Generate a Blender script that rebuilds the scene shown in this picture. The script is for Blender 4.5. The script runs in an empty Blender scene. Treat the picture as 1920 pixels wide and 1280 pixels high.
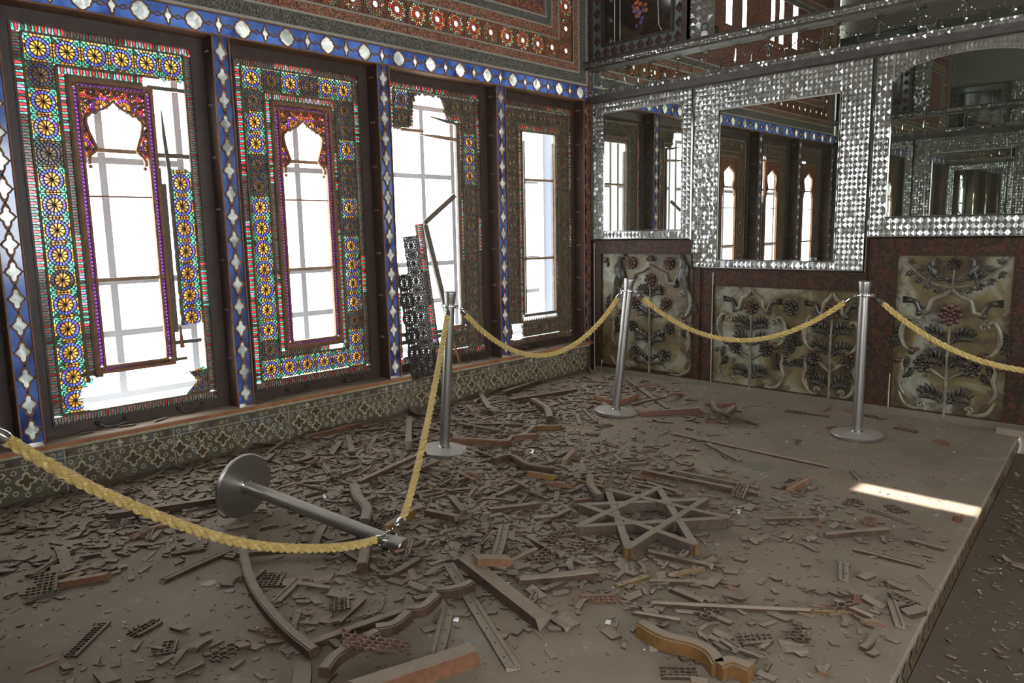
import bpy, math, random
import numpy as np
from mathutils import Vector, Matrix, Quaternion
PI = math.pi
rnd = random.Random(11)
scn = bpy.context.scene
COL = scn.collection

def lin(r, g, b, a=1.0):
    def f(c):
        c /= 255.0
        return c / 12.92 if c <= 0.04045 else ((c + 0.055) / 1.055) ** 2.4
    return (f(r), f(g), f(b), a)

# ------------------------------------------------------------------ camera
CAM = Vector((-5.7568, -4.5374, 1.38))
YAW, PITCH, ROLL, FOC = 0.7742, -0.1478, -0.019, 1390.0
def cam_axes():
    cy, sy, cp, sp = math.cos(YAW), math.sin(YAW), math.cos(PITCH), math.sin(PITCH)
    f = Vector((cy * cp, sy * cp, sp)); r = Vector((sy, -cy, 0)); u = r.cross(f)
    c, s = math.cos(ROLL), math.sin(ROLL)
    return c * r + s * u, -s * r + c * u, f
CR, CU, CF = cam_axes()
cam = bpy.data.cameras.new('camera'); camo = bpy.data.objects.new('camera', cam); COL.objects.link(camo)
camo.matrix_world = Matrix(((CR.x, CU.x, -CF.x, CAM.x), (CR.y, CU.y, -CF.y, CAM.y), (CR.z, CU.z, -CF.z, CAM.z), (0, 0, 0, 1)))
cam.sensor_width = 36; cam.lens = FOC / 1920 * 36; cam.clip_start = 0.05
scn.camera = camo
def onto(px, py, axis=2, val=0.0):
    """survey helper: the point of a wall or floor plane measured in the photograph"""
    d = CR * ((px - 960) / FOC) + CU * ((640 - py) / FOC) + CF
    t = (val - CAM[axis]) / d[axis]
    return CAM + d * t

# ------------------------------------------------------------------ mesh builder
class MB:
    def __init__(s):
        s.v = []; s.f = []; s.m = []; s.c = []; s.map = None
    def add(s, vs, fs, mat=0, col=(1, 1, 1, 1)):
        b = len(s.v)
        if s.map: vs = [s.map(*p) for p in vs]
        s.v.extend(tuple(p) for p in vs)
        for f in fs:
            s.f.append(tuple(b + i for i in f)); s.m.append(mat); s.c.append(col)
    def box(s, x0, x1, y0, y1, z0, z1, mat=0, col=(1, 1, 1, 1)):
        s.add([(x0, y0, z0), (x1, y0, z0), (x1, y1, z0), (x0, y1, z0), (x0, y0, z1), (x1, y0, z1), (x1, y1, z1), (x0, y1, z1)],
              [(0, 3, 2, 1), (4, 5, 6, 7), (0, 1, 5, 4), (1, 2, 6, 5), (2, 3, 7, 6), (3, 0, 4, 7)], mat, col)
    def bevbox(s, cx, cy, cz, hx, hy, hz, b=0.002, mat=0, M=None, col=(1, 1, 1, 1)):
        vs = []
        for (sx, sy, sz) in [(-1,-1,-1),(1,-1,-1),(1,1,-1),(-1,1,-1),(-1,-1,1),(1,-1,1),(1,1,1),(-1,1,1)]:
            for k in range(3):
                p = [sx * hx, sy * hy, sz * hz]
                for j, sg in enumerate((sx, sy, sz)):
                    if j != k: p[j] -= sg * b
                vs.append(p)
        # faces: each side face uses verts with k == axis
        def V(i, k): return i * 3 + k
        sides = [((0, 3, 7, 4), 0), ((1, 5, 6, 2), 0), ((0, 4, 5, 1), 1), ((3, 2, 6, 7), 1), ((0, 1, 2, 3), 2), ((4, 7, 6, 5), 2)]
        fs = []
        for q, k in sides: fs.append(tuple(V(i, k) for i in q))
        edges = [((0,1),(1,2)),((3,2),(1,2)),((4,5),(1,2)),((7,6),(1,2)),((0,3),(0,2)),((1,2),(0,2)),((4,7),(0,2)),((5,6),(0,2)),((0,4),(0,1)),((1,5),(0,1)),((3,7),(0,1)),((2,6),(0,1))]
        for (i, j), (k, l) in edges: fs.append((V(i, k), V(j, k), V(j, l), V(i, l)))
        for i in range(8): fs.append((V(i, 0), V(i, 1), V(i, 2)))
        if M is not None: vs = [M @ Vector(p) for p in vs]
        vs = [(p[0] + cx, p[1] + cy, p[2] + cz) for p in vs]
        s.add(vs, fs, mat, col)
    def prism(s, poly, h0, h1, mat=0, col=(1, 1, 1, 1), back=False, smat=None):
        """poly in the first two map coordinates, raised from h0 to h1 along the third"""
        n = len(poly)
        s.add([(p[0], p[1], h0) for p in poly] + [(p[0], p[1], h1) for p in poly],
              [tuple(range(n, 2 * n))] + ([tuple(range(n - 1, -1, -1))] if back else []), mat, col)
        b = len(s.v) - 2 * n
        for i in range(n):
            j = (i + 1) % n
            s.f.append((b + i, b + j, b + n + j, b + n + i)); s.m.append(mat if smat is None else smat); s.c.append(col)
    def ring(s, outer, inner, h0, h1, mat=0, col=(1, 1, 1, 1)):
        n = len(outer)
        vs = [(p[0], p[1], h1) for p in outer] + [(p[0], p[1], h1) for p in inner] + [(p[0], p[1], h0) for p in outer] + [(p[0], p[1], h0) for p in inner]
        fs = []
        for i in range(n):
            j = (i + 1) % n
            fs += [(i, j, n + j, n + i), (2 * n + i, 2 * n + j, j, i), (n + i, n + j, 3 * n + j, 3 * n + i)]
        s.add(vs, fs, mat, col)
    def rectring(s, x0, x1, z0, z1, w, h0, h1, mat=0, col=(1, 1, 1, 1)):
        s.ring([(x0, z0), (x1, z0), (x1, z1), (x0, z1)], [(x0 + w, z0 + w), (x1 - w, z0 + w), (x1 - w, z1 - w), (x0 + w, z1 - w)], h0, h1, mat, col)
    def bar(s, a, b, w, h0, h1, mat=0, col=(1, 1, 1, 1)):
        dx, dz = b[0] - a[0], b[1] - a[1]; L = math.hypot(dx, dz)
        if L < 1e-6: return
        nx, nz = -dz / L * w / 2, dx / L * w / 2
        s.add([(a[0] + nx, a[1] + nz, h0), (a[0] - nx, a[1] - nz, h0), (b[0] - nx, b[1] - nz, h0), (b[0] + nx, b[1] + nz, h0),
               (a[0] + nx, a[1] + nz, h1), (a[0] - nx, a[1] - nz, h1), (b[0] - nx, b[1] - nz, h1), (b[0] + nx, b[1] + nz, h1)],
              [(4, 5, 6, 7), (0, 3, 7, 4), (1, 5, 6, 2)], mat, col)
    def ribbon(s, pts, w, h0, h1, mat=0, closed=False, col=(1, 1, 1, 1)):
        """mitred moulding along a 2-D path"""
        n = len(pts); L = []; Rr = []
        for i in range(n):
            p = pts[i]; a = pts[i - 1] if (i > 0 or closed) else None; b = pts[(i + 1) % n] if (i < n - 1 or closed) else None
            d = Vector((0, 0))
            if a is not None: d += (Vector(p[:2]) - Vector(a[:2])).normalized()
            if b is not None: d += (Vector(b[:2]) - Vector(p[:2])).normalized()
            if d.length < 1e-6: d = Vector((1, 0))
            d.normalize(); nn = Vector((-d.y, d.x)) * w / 2
            L.append((p[0] + nn.x, p[1] + nn.y)); Rr.append((p[0] - nn.x, p[1] - nn.y))
        vs = [(q[0], q[1], h0) for q in L] + [(q[0], q[1], h1) for q in L] + [(q[0], q[1], h1) for q in Rr] + [(q[0], q[1], h0) for q in Rr]
        fs = []
        for i in range(n if closed else n - 1):
            j = (i + 1) % n
            for k in range(3): fs.append((k * n + i, k * n + j, (k + 1) * n + j, (k + 1) * n + i))
        if not closed:
            fs += [(0, n, 2 * n, 3 * n), (n - 1, 4 * n - 1, 3 * n - 1, 2 * n - 1)]
        s.add(vs, fs, mat, col)
    def tube(s, pts, rad, sides=8, mat=0, col=(1, 1, 1, 1), flat=None, caps=True, closed=False):
        """round or squashed rod along 3-D points; rad number or list"""
        P = [Vector(p) for p in pts]; n = len(P)
        if n < 2: return
        Rl = rad if isinstance(rad, (list, tuple)) else [rad] * n
        t0 = (P[1] - P[0]).normalized()
        up = Vector((0, 0, 1)) if abs(t0.z) < 0.9 else Vector((1, 0, 0))
        if flat is not None: up = Vector(flat)
        nrm = (up - t0 * up.dot(t0)).normalized()
        vs = []
        for i in range(n):
            if closed: t = (P[(i + 1) % n] - P[i - 1]).normalized()
            else: t = (P[min(i + 1, n - 1)] - P[max(i - 1, 0)]).normalized()
            nrm = nrm - t * nrm.dot(t)
            if nrm.length < 1e-6: nrm = t.orthogonal()
            nrm.normalize(); bi = t.cross(nrm)
            for k in range(sides):
                a = 2 * PI * k / sides
                vs.append(P[i] + (nrm * math.cos(a) + bi * math.sin(a)) * Rl[i])
        fs = []
        for i in range(n if closed else n - 1):
            for k in range(sides):
                l = (k + 1) % sides; j = (i + 1) % n
                fs.append((i * sides + k, i * sides + l, j * sides + l, j * sides + k))
        if caps and not closed:
            fs.append(tuple(range(sides - 1, -1, -1))); fs.append(tuple((n - 1) * sides + k for k in range(sides)))
        s.add(vs, fs, mat, col)
    def lathe(s, prof, sides=32, mat=0, M=None, col=(1, 1, 1, 1)):
        vs = []; n = len(prof)
        for r, z in prof:
            for k in range(sides):
                a = 2 * PI * k / sides; p = Vector((r * math.cos(a), r * math.sin(a), z))
                vs.append(M @ p if M is not None else p)
        fs = []
        for i in range(n - 1):
            for k in range(sides):
                l = (k + 1) % sides
                fs.append((i * sides + k, i * sides + l, (i + 1) * sides + l, (i + 1) * sides + k))
        fs.append(tuple(range(sides - 1, -1, -1))); fs.append(tuple((n - 1) * sides + k for k in range(sides)))
        s.add(vs, fs, mat, col)
    def ellipsoid(s, c, ax, mat=0, nu=8, nv=6, col=(1, 1, 1, 1)):
        c = Vector(c); A = [Vector(a) for a in ax]; vs = []; fs = []
        for j in range(1, nv):
            t = PI * j / nv
            for i in range(nu):
                a = 2 * PI * i / nu
                vs.append(c + A[0] * (math.sin(t) * math.cos(a)) + A[1] * (math.sin(t) * math.sin(a)) + A[2] * math.cos(t))
        vs.append(c + A[2]); vs.append(c - A[2]); T = len(vs) - 2; B = T + 1
        for j in range(nv - 2):
            for i in range(nu):
                k = (i + 1) % nu
                fs.append((j * nu + i, (j + 1) * nu + i, (j + 1) * nu + k, j * nu + k))
        for i in range(nu):
            k = (i + 1) % nu
            fs.append((T, i, k)); fs.append((B, (nv - 2) * nu + k, (nv - 2) * nu + i))
        s.add(vs, fs, mat, col)
    def mesh(s, name, mats, smooth=False):
        me = bpy.data.meshes.new(name)
        me.from_pydata([tuple(p) for p in s.v], [], s.f)
        for m in mats: me.materials.append(m)
        me.polygons.foreach_set('material_index', s.m)
        if any(c != (1, 1, 1, 1) for c in s.c):
            at = me.color_attributes.new('tint', 'FLOAT_COLOR', 'CORNER')
            lens = np.array([len(f) for f in s.f]); arr = np.repeat(np.array(s.c, dtype=np.float32), lens, axis=0)
            at.data.foreach_set('color', arr.ravel())
        if smooth:
            me.polygons.foreach_set('use_smooth', [True] * len(me.polygons))
            me.set_sharp_from_angle(angle=math.radians(38))
        me.update()
        return me
    def build(s, name, mats, parent=None, smooth=False, loc=None):
        if not isinstance(mats, (list, tuple)): mats = [mats]
        o = bpy.data.objects.new(name, s.mesh(name, mats, smooth)); COL.objects.link(o)
        if parent is not None: o.parent = parent
        if loc is not None: o.location = loc
        return o

def tag(o, label=None, cat=None, group=None, kind=None):
    if label: o['label'] = label
    if cat: o['category'] = cat
    if group: o['group'] = group
    if kind: o['kind'] = kind
    return o
def thing(name, label, cat, loc=(0, 0, 0), group=None, kind=None):
    o = bpy.data.objects.new(name, None); COL.objects.link(o); o.location = loc
    o.empty_display_size = 0.05
    return tag(o, label, cat, group, kind)
def recenter(root):
    """moves an Empty to the base of its parts without moving them"""
    pts = [v.co for c in root.children for v in (c.data.vertices if c.type == 'MESH' else [])]
    if not pts: return
    c = Vector(((min(p.x for p in pts) + max(p.x for p in pts)) / 2, (min(p.y for p in pts) + max(p.y for p in pts)) / 2, min(p.z for p in pts)))
    root.location = c
    for ch in root.children: ch.location = ch.location - c
def copy_tree(o, parent=None):
    c = o.copy(); COL.objects.link(c); c.parent = parent
    for ch in list(o.children):
        copy_tree(ch, c)
    return c

# ------------------------------------------------------------------ materials
def nmat(name):
    m = bpy.data.materials.new(name); m.use_nodes = True; nt = m.node_tree; nt.nodes.clear()
    out = nt.nodes.new('ShaderNodeOutputMaterial'); return m, nt, out
def N(nt, t, **kw):
    n = nt.nodes.new('ShaderNode' + t)
    for k, v in kw.items():
        if k.startswith('i_'): n.inputs[k[2:].replace('_', ' ')].default_value = v
        else: setattr(n, k, v)
    return n
def ramp(nt, fac, stops):
    r = nt.nodes.new('ShaderNodeValToRGB'); e = r.color_ramp.elements
    while len(e) < len(stops): e.new(0.5)
    for q, (p, c) in zip(e, stops): q.position = p; q.color = c
    nt.links.new(fac, r.inputs[0]); return r.outputs[0]
def mixc(nt, fac, a, b, mode='MIX'):
    m = nt.nodes.new('ShaderNodeMix'); m.data_type = 'RGBA'; m.blend_type = mode
    for s, v in ((m.inputs[0], fac), (m.inputs[6], a), (m.inputs[7], b)):
        if hasattr(v, 'links'): nt.links.new(v, s)
        else: s.default_value = v
    return m.outputs[2]
def math_(nt, op, a, b=0.0, clamp=False):
    m = nt.nodes.new('ShaderNodeMath'); m.operation = op; m.use_clamp = clamp
    for s, v in ((m.inputs[0], a), (m.inputs[1], b)):
        if hasattr(v, 'links'): nt.links.new(v, s)
        else: s.default_value = v
    return m.outputs[0]
def coords(nt): return nt.nodes.new('ShaderNodeTexCoord').outputs['Object']
def worldpos(nt): return nt.nodes.new('ShaderNodeNewGeometry').outputs['Position']
def noise(nt, scale, detail=4, vec=None, rough=0.6, dist=0.0):
    n = N(nt, 'TexNoise'); n.inputs['Scale'].default_value = scale; n.inputs['Detail'].default_value = detail
    n.inputs['Roughness'].default_value = rough; n.inputs['Distortion'].default_value = dist
    if vec is not None: nt.links.new(vec, n.inputs['Vector'])
    return n.outputs['Fac']
def upfac(nt, lo=0.25, hi=0.75):
    g = nt.nodes.new('ShaderNodeNewGeometry'); sx = nt.nodes.new('ShaderNodeSeparateXYZ'); nt.links.new(g.outputs['Normal'], sx.inputs[0])
    mr = nt.nodes.new('ShaderNodeMapRange'); mr.inputs['From Min'].default_value = lo; mr.inputs['From Max'].default_value = hi
    nt.links.new(math_(nt, 'ABSOLUTE', sx.outputs['Z']), mr.inputs['Value']); return mr.outputs['Result']
def bump(nt, h, strength=0.3, dist=0.01):
    b = nt.nodes.new('ShaderNodeBump'); b.inputs['Strength'].default_value = strength; b.inputs['Distance'].default_value = dist
    nt.links.new(h, b.inputs['Height']); return b.outputs['Normal']
def principled(nt, out, col, rough=0.6, metal=0.0, normal=None, spec=0.5):
    p = nt.nodes.new('ShaderNodeBsdfPrincipled')
    for s, v in (('Base Color', col), ('Roughness', rough), ('Metallic', metal), ('Specular IOR Level', spec)):
        if hasattr(v, 'links'): nt.links.new(v, p.inputs[s])
        else: p.inputs[s].default_value = v
    if normal is not None: nt.links.new(normal, p.inputs['Normal'])
    nt.links.new(p.outputs[0], out.inputs[0]); return p

DUST = lin(138, 126, 108)
def wood(name, a, b, rough=0.55, dust=0.5, scale=9, world=False):
    m, nt, out = nmat(name); v = worldpos(nt) if world else coords(nt)
    n1 = noise(nt, scale, 5, v, 0.65, 0.6); n2 = noise(nt, scale * 12, 3, v)
    c = ramp(nt, n1, [(0.3, a), (0.7, b)])
    c = mixc(nt, math_(nt, 'MULTIPLY', n2, 0.25), c, (0.01, 0.008, 0.006, 1))
    if dust > 0:
        d = math_(nt, 'MULTIPLY', upfac(nt), dust, True)
        c = mixc(nt, d, c, DUST)
    principled(nt, out, c, rough, 0, bump(nt, n2, 0.35, 0.004)); return m
M = {}
M['frame'] = wood('dark_brown_frame_wood', lin(58, 43, 37), lin(82, 62, 52), 0.42, 0.8)
M['lattice'] = wood('lattice_wood', lin(92, 76, 58), lin(134, 114, 88), 0.6, 0.5, 14)
M['lattice_dark'] = wood('dark_lattice_wood', lin(48, 42, 38), lin(80, 70, 62), 0.45, 0.4, 14)
M['brown'] = wood('reddish_moulding_wood', lin(122, 78, 50), lin(172, 118, 78), 0.55, 0.4, 12)
M['sill'] = wood('orange_sill_wood', lin(150, 92, 56), lin(190, 130, 88), 0.6, 0.9, 7)
M['raw'] = wood('raw_orange_wood', lin(92, 68, 50), lin(132, 102, 78), 0.65, 0.8, 16)
M['yellow'] = wood('yellow_painted_wood', lin(138, 92, 28), lin(170, 122, 52), 0.6, 0.95, 16)
M['redwood'] = wood('red_painted_wood', lin(84, 46, 34), lin(108, 66, 48), 0.6, 0.85, 16)
M['greywood'] = wood('grey_weathered_wood', lin(96, 86, 76), lin(130, 118, 104), 0.65, 0.5, 14)
M['paleslat'] = wood('pale_bare_wood', lin(150, 118, 90), lin(184, 150, 118), 0.65, 0.3, 14)
def dustwood(name, a, b):
    m, nt, out = nmat(name); v = coords(nt)
    oi = nt.nodes.new('ShaderNodeObjectInfo')
    n1 = noise(nt, 22, 5, v, 0.65, 0.5); n2 = noise(nt, 160, 3, v)
    c = ramp(nt, n1, [(0.3, a), (0.72, b)])
    c = mixc(nt, math_(nt, 'MULTIPLY', oi.outputs['Random'], 0.45), c, lin(60, 42, 32))
    dc = mixc(nt, n2, lin(122, 109, 94), lin(158, 144, 126))
    dc = mixc(nt, math_(nt, 'MULTIPLY', oi.outputs['Random'], 0.25), dc, lin(108, 94, 76))
    d = math_(nt, 'MULTIPLY', upfac(nt, 0.2, 0.7), math_(nt, 'ADD', math_(nt, 'MULTIPLY', n1, 0.5), 0.62), True)
    c = mixc(nt, d, c, dc)
    principled(nt, out, c, 0.8, 0, bump(nt, n2, 0.4, 0.003), 0.25); return m
M['debris'] = dustwood('dusty_brown_wood', lin(50, 37, 30), lin(84, 64, 50))
M['debris_grey'] = dustwood('dusty_grey_wood', lin(62, 54, 46), lin(96, 84, 72))
M['debris_yellow'] = dustwood('dusty_yellow_edge_wood', lin(92, 66, 30), lin(122, 90, 46))
M['debris_orange'] = dustwood('dusty_orange_wood', lin(98, 66, 48), lin(136, 98, 74))

M['redbrown'] = dustwood('dusty_reddish_wood', lin(92, 62, 54), lin(128, 96, 84))

def simple(name, col, rough=0.5, metal=0, spec=0.5):
    m, nt, out = nmat(name); principled(nt, out, col, rough, metal, None, spec); return m
M['iron'] = simple('dark_iron', lin(72, 68, 66), 0.45, 0.6)
M['stud'] = simple('stud_metal', lin(120, 110, 106), 0.3, 0.7)
M['steelframe'] = simple('grey_painted_steel', lin(196, 200, 206), 0.5)
M['bluejamb'] = simple('pale_blue_painted_jamb', lin(190, 205, 250), 0.6); M['whitepaint'] = simple('white_paint', lin(215, 215, 212), 0.5)

def glass_piece(nm='coloured_glass', dk=0.64):
    m, nt, out = nmat(nm); a = N(nt, 'Attribute', attribute_name='tint')
    v = worldpos(nt); n = noise(nt, 35, 2, v)
    c = mixc(nt, math_(nt, 'MULTIPLY', n, 0.35), a.outputs['Color'], (0.01, 0.01, 0.01, 1))
    c = mixc(nt, dk, c, (0, 0, 0, 1))
    tr = N(nt, 'BsdfTransparent'); tl = N(nt, 'BsdfTranslucent'); gl = N(nt, 'BsdfGlossy'); gl.inputs['Roughness'].default_value = 0.15
    nt.links.new(c, tr.inputs[0]); nt.links.new(c, tl.inputs[0])
    m1 = N(nt, 'MixShader'); m1.inputs[0].default_value = 0.55; nt.links.new(tr.outputs[0], m1.inputs[1]); nt.links.new(tl.outputs[0], m1.inputs[2])
    m2 = N(nt, 'MixShader'); m2.inputs[0].default_value = 0.07; nt.links.new(m1.outputs[0], m2.inputs[1]); nt.links.new(gl.outputs[0], m2.inputs[2])
    nt.links.new(m2.outputs[0], out.inputs[0]); return m
M['glass'] = glass_piece(); M['starglass'] = glass_piece('bright_star_glass', .25)
def milk(name, a, b, trans=0.15, scale=6):
    m, nt, out = nmat(name); v = worldpos(nt); n = noise(nt, scale, 3, v, 0.55, 1.5); c = ramp(nt, n, [(0.35, a), (0.65, b)])
    tr = N(nt, 'BsdfTransparent'); tl = N(nt, 'BsdfTranslucent'); df = N(nt, 'BsdfDiffuse'); gl = N(nt, 'BsdfGlossy'); gl.inputs['Roughness'].default_value = 0.12
    for q in (tr, tl, df): nt.links.new(c, q.inputs[0])
    m1 = N(nt, 'MixShader'); m1.inputs[0].default_value = trans; nt.links.new(tl.outputs[0], m1.inputs[1]); nt.links.new(tr.outputs[0], m1.inputs[2])
    m3 = N(nt, 'MixShader'); m3.inputs[0].default_value = 0.35; nt.links.new(m1.outputs[0], m3.inputs[1]); nt.links.new(df.outputs[0], m3.inputs[2])
    m2 = N(nt, 'MixShader'); m2.inputs[0].default_value = 0.1; nt.links.new(m3.outputs[0], m2.inputs[1]); nt.links.new(gl.outputs[0], m2.inputs[2])
    nt.links.new(m2.outputs[0], out.inputs[0]); return m
M['blueglass'] = milk('blue_glass', lin(20, 30, 68), lin(54, 78, 128), 0.04, 2.6)
M['whiteglass'] = milk('milky_white_glass', lin(104, 110, 106), lin(176, 178, 170), 0.10, 9)
def dustypane():
    m, nt, out = nmat('dusty_clear_glass'); v = worldpos(nt); n = noise(nt, 5, 4, v)
    tr = N(nt, 'BsdfTransparent'); tl = N(nt, 'BsdfTranslucent'); tl.inputs[0].default_value = (.75, .8, .83, 1)
    m1 = N(nt, 'MixShader'); nt.links.new(math_(nt, 'MULTIPLY', n, 0.55), m1.inputs[0]); nt.links.new(tr.outputs[0], m1.inputs[1]); nt.links.new(tl.outputs[0], m1.inputs[2])
    nt.links.new(m1.outputs[0], out.inputs[0]); return m
M['pane'] = dustypane()
def mirror(name, col, rough=0.0, dust=0.06):
    m, nt, out = nmat(name); v = worldpos(nt); n = noise(nt, 3, 5, v)
    gl = N(nt, 'BsdfGlossy'); gl.inputs['Roughness'].default_value = rough; gl.inputs[0].default_value = col
    df = N(nt, 'BsdfDiffuse'); df.inputs[0].default_value = lin(170, 165, 150)
    m1 = N(nt, 'MixShader'); nt.links.new(math_(nt, 'MULTIPLY', n, dust), m1.inputs[0]); nt.links.new(gl.outputs[0], m1.inputs[1]); nt.links.new(df.outputs[0], m1.inputs[2])
    nt.links.new(m1.outputs[0], out.inputs[0]); return m
M['mirror'] = mirror('old_mirror_glass', (0.60, 0.64, 0.58, 1), 0.0, 0.07)
M['mosaic'] = mirror('mirror_mosaic_glass', (0.33, 0.33, 0.325, 1), 0.20, 0.55)
M['crystal'] = mirror('cut_mirror_glass', (0.6, 0.61, 0.6, 1), 0.06, 0.1)
def steel():
    m, nt, out = nmat('brushed_steel'); v = coords(nt); n = noise(nt, 60, 3, v)
    c = mixc(nt, math_(nt, 'MULTIPLY', upfac(nt, 0.6, 0.95), 0.85), lin(172, 168, 163), lin(150, 140, 126))
    mt = math_(nt, 'SUBTRACT', 0.95, math_(nt, 'MULTIPLY', upfac(nt, 0.6, 0.95), 0.8))
    principled(nt, out, c, math_(nt, 'ADD', 0.31, math_(nt, 'MULTIPLY', upfac(nt, 0.6, 0.95), 0.3)), mt); return m
M['steel'] = steel()
M['shard'] = simple('dusty_grey_green_glass', lin(112, 106, 92), 0.6); M['whitechip'] = simple('white_glass_chip', lin(228, 230, 228), 0.15)
M['bluechip'] = simple('blue_glass_chip', lin(48, 62, 140), 0.15); M['greenchip'] = simple('green_glass_chip', lin(40, 110, 70), 0.15)
M['chrome'] = simple('chrome_metal', lin(210, 210, 208), 0.12, 1.0)
def rope():
    m, nt, out = nmat('gold_rope_yarn'); v = coords(nt); n = noise(nt, 90, 3, v)
    c = mixc(nt, n, lin(176, 150, 82), lin(214, 190, 122))
    principled(nt, out, c, 0.42, 0.15, None, 0.6); return m
M['rope'] = rope()
M['brass'] = simple('polished_brass', lin(206, 170, 92), 0.2, 1.0)

def floor_mat(nm='dust_covered_stone', k=1.0):
    m, nt, out = nmat(nm); v = worldpos(nt)
    n1 = noise(nt, 1.3, 5, v, 0.6); n2 = noise(nt, 60, 4, v, 0.7); n3 = noise(nt, 9, 4, v, 0.65, 0.4)
    c = ramp(nt, n1, [(0.3, lin(120, 107, 92)), (0.7, lin(147, 133, 116))])
    c = mixc(nt, math_(nt, 'MULTIPLY', n2, 0.5), c, lin(98, 88, 73))
    c = mixc(nt, ramp(nt, n3, [(0.60, (0, 0, 0, 1)), (0.75, (.35, .35, .35, 1))]), c, lin(170, 160, 146))
    if k < 1: c = mixc(nt, 1 - k, c, (0.035, 0.025, 0.016, 1))
    principled(nt, out, c, 0.9, 0, bump(nt, mixc(nt, 0.5, n2, n3), 0.35, 0.006), 0.2); return m
M['floor'] = floor_mat(); M['floor_dark'] = floor_mat('dark_gritty_stone', 0.36)
def marble(name, a, b, c_, scale=2.2):
    m, nt, out = nmat(name); v = worldpos(nt); n1 = noise(nt, scale, 6, v, 0.6, 0.8); n2 = noise(nt, scale * 2.7, 5, v, 0.7, 0.3); n3 = noise(nt, 40, 3, v)
    c = ramp(nt, n1, [(0.36, a), (0.5, b), (0.62, c_)])
    c = mixc(nt, ramp(nt, n2, [(0.48, (0, 0, 0, 1)), (0.62, (.9, .9, .9, 1))]), c, lin(52, 40, 28))
    principled(nt, out, c, 0.42, 0, bump(nt, n3, 0.1, 0.002)); return m
M['marble'] = marble('stained_ochre_marble', lin(76, 62, 38), lin(104, 90, 58), lin(140, 138, 122))
M['plinth'] = wood('dusty_plinth', lin(92, 86, 72), lin(112, 104, 88), 0.7, 0.3, 6)
def relief(name, a, b, hl):
    m, nt, out = nmat(name); v = worldpos(nt); n1 = noise(nt, 14, 4, v); n2 = noise(nt, 55, 3, v)
    c = ramp(nt, n1, [(0.35, a), (0.65, b)]); c = mixc(nt, ramp(nt, n2, [(0.55, (0, 0, 0, 1)), (0.75, (.6, .6, .6, 1))]), c, hl)
    principled(nt, out, c, 0.38, 0, bump(nt, n2, 0.2, 0.002)); return m
M['petal'] = relief('dull_red_carved_petals', lin(62, 38, 32), lin(86, 54, 44), lin(110, 90, 74))
M['petal_dark'] = relief('blackened_carved_petals', lin(46, 38, 32), lin(70, 58, 48), lin(100, 88, 72))
M['leaf'] = relief('dark_green_carved_leaf', lin(40, 36, 29), lin(64, 57, 45), lin(98, 88, 70))
M['stem'] = relief('bone_coloured_carved_stem', lin(84, 74, 58), lin(124, 114, 94), lin(160, 152, 132))
M['birdmat'] = relief('slate_carved_bird', lin(52, 50, 44), lin(78, 74, 64), lin(108, 100, 84))
def paintborder():
    m, nt, out = nmat('painted_arabesque_border'); v = worldpos(nt)
    w = N(nt, 'TexVoronoi', feature='F1'); w.inputs['Scale'].default_value = 22; nt.links.new(v, w.inputs['Vector'])
    n = noise(nt, 15, 3, v, 0.5, 2.6); n2 = noise(nt, 3, 4, v)
    c = ramp(nt, n, [(0.40, lin(42, 33, 22)), (0.50, lin(50, 40, 27)), (0.545, lin(96, 46, 30)), (0.575, lin(82, 42, 28)), (0.60, lin(42, 34, 24)), (0.68, lin(72, 62, 40))])
    c = mixc(nt, math_(nt, 'MULTIPLY', n2, 0.35), c, lin(32, 25, 18))
    principled(nt, out, c, 0.6, 0, bump(nt, n, 0.25, 0.004), 0.25); return m
M['border'] = paintborder()
def post():
    m, nt, out = nmat('faded_painted_post'); v = worldpos(nt); n = noise(nt, 18, 4, v, 0.6, 1.5)
    c = ramp(nt, n, [(0.38, lin(70, 50, 44)), (0.5, lin(110, 80, 70)), (0.6, lin(150, 124, 108)), (0.7, lin(84, 58, 50))])
    principled(nt, out, c, 0.6); return m
M['post'] = post()
M['plaster'] = simple('grey_plaster', lin(128, 122, 114), 0.9)
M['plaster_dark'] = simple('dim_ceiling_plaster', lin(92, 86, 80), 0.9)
M['grout'] = simple('pale_grout', lin(168, 164, 156), 0.8)
def tileb(name, a, b, c_, d_):
    m, nt, out = nmat(name); v = worldpos(nt); n = noise(nt, 11, 4, v, 0.6, 0.5); n2 = noise(nt, 4, 3, v)
    c = ramp(nt, n, [(0.34, a), (0.46, b), (0.56, c_), (0.66, d_)])
    c = mixc(nt, ramp(nt, n2, [(0.5, (0, 0, 0, 1)), (0.75, (.75, .75, .75, 1))]), c, lin(118, 110, 94))
    principled(nt, out, c, 0.35); return m
M['tile_ground'] = tileb('dark_glazed_tile', lin(92, 96, 100), lin(98, 86, 66), lin(84, 78, 62), lin(128, 120, 98))
M['tile_cream'] = tileb('cream_tile_motif', lin(178, 170, 140), lin(190, 182, 154), lin(166, 156, 122), lin(194, 190, 172))
M['tile_brown'] = tileb('brown_tile_motif', lin(78, 56, 36), lin(90, 68, 42), lin(68, 52, 40), lin(96, 80, 56))
M['riser'] = tileb('dusty_riser_tile', lin(88, 84, 74), lin(104, 98, 86), lin(80, 76, 68), lin(116, 110, 96))
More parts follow.
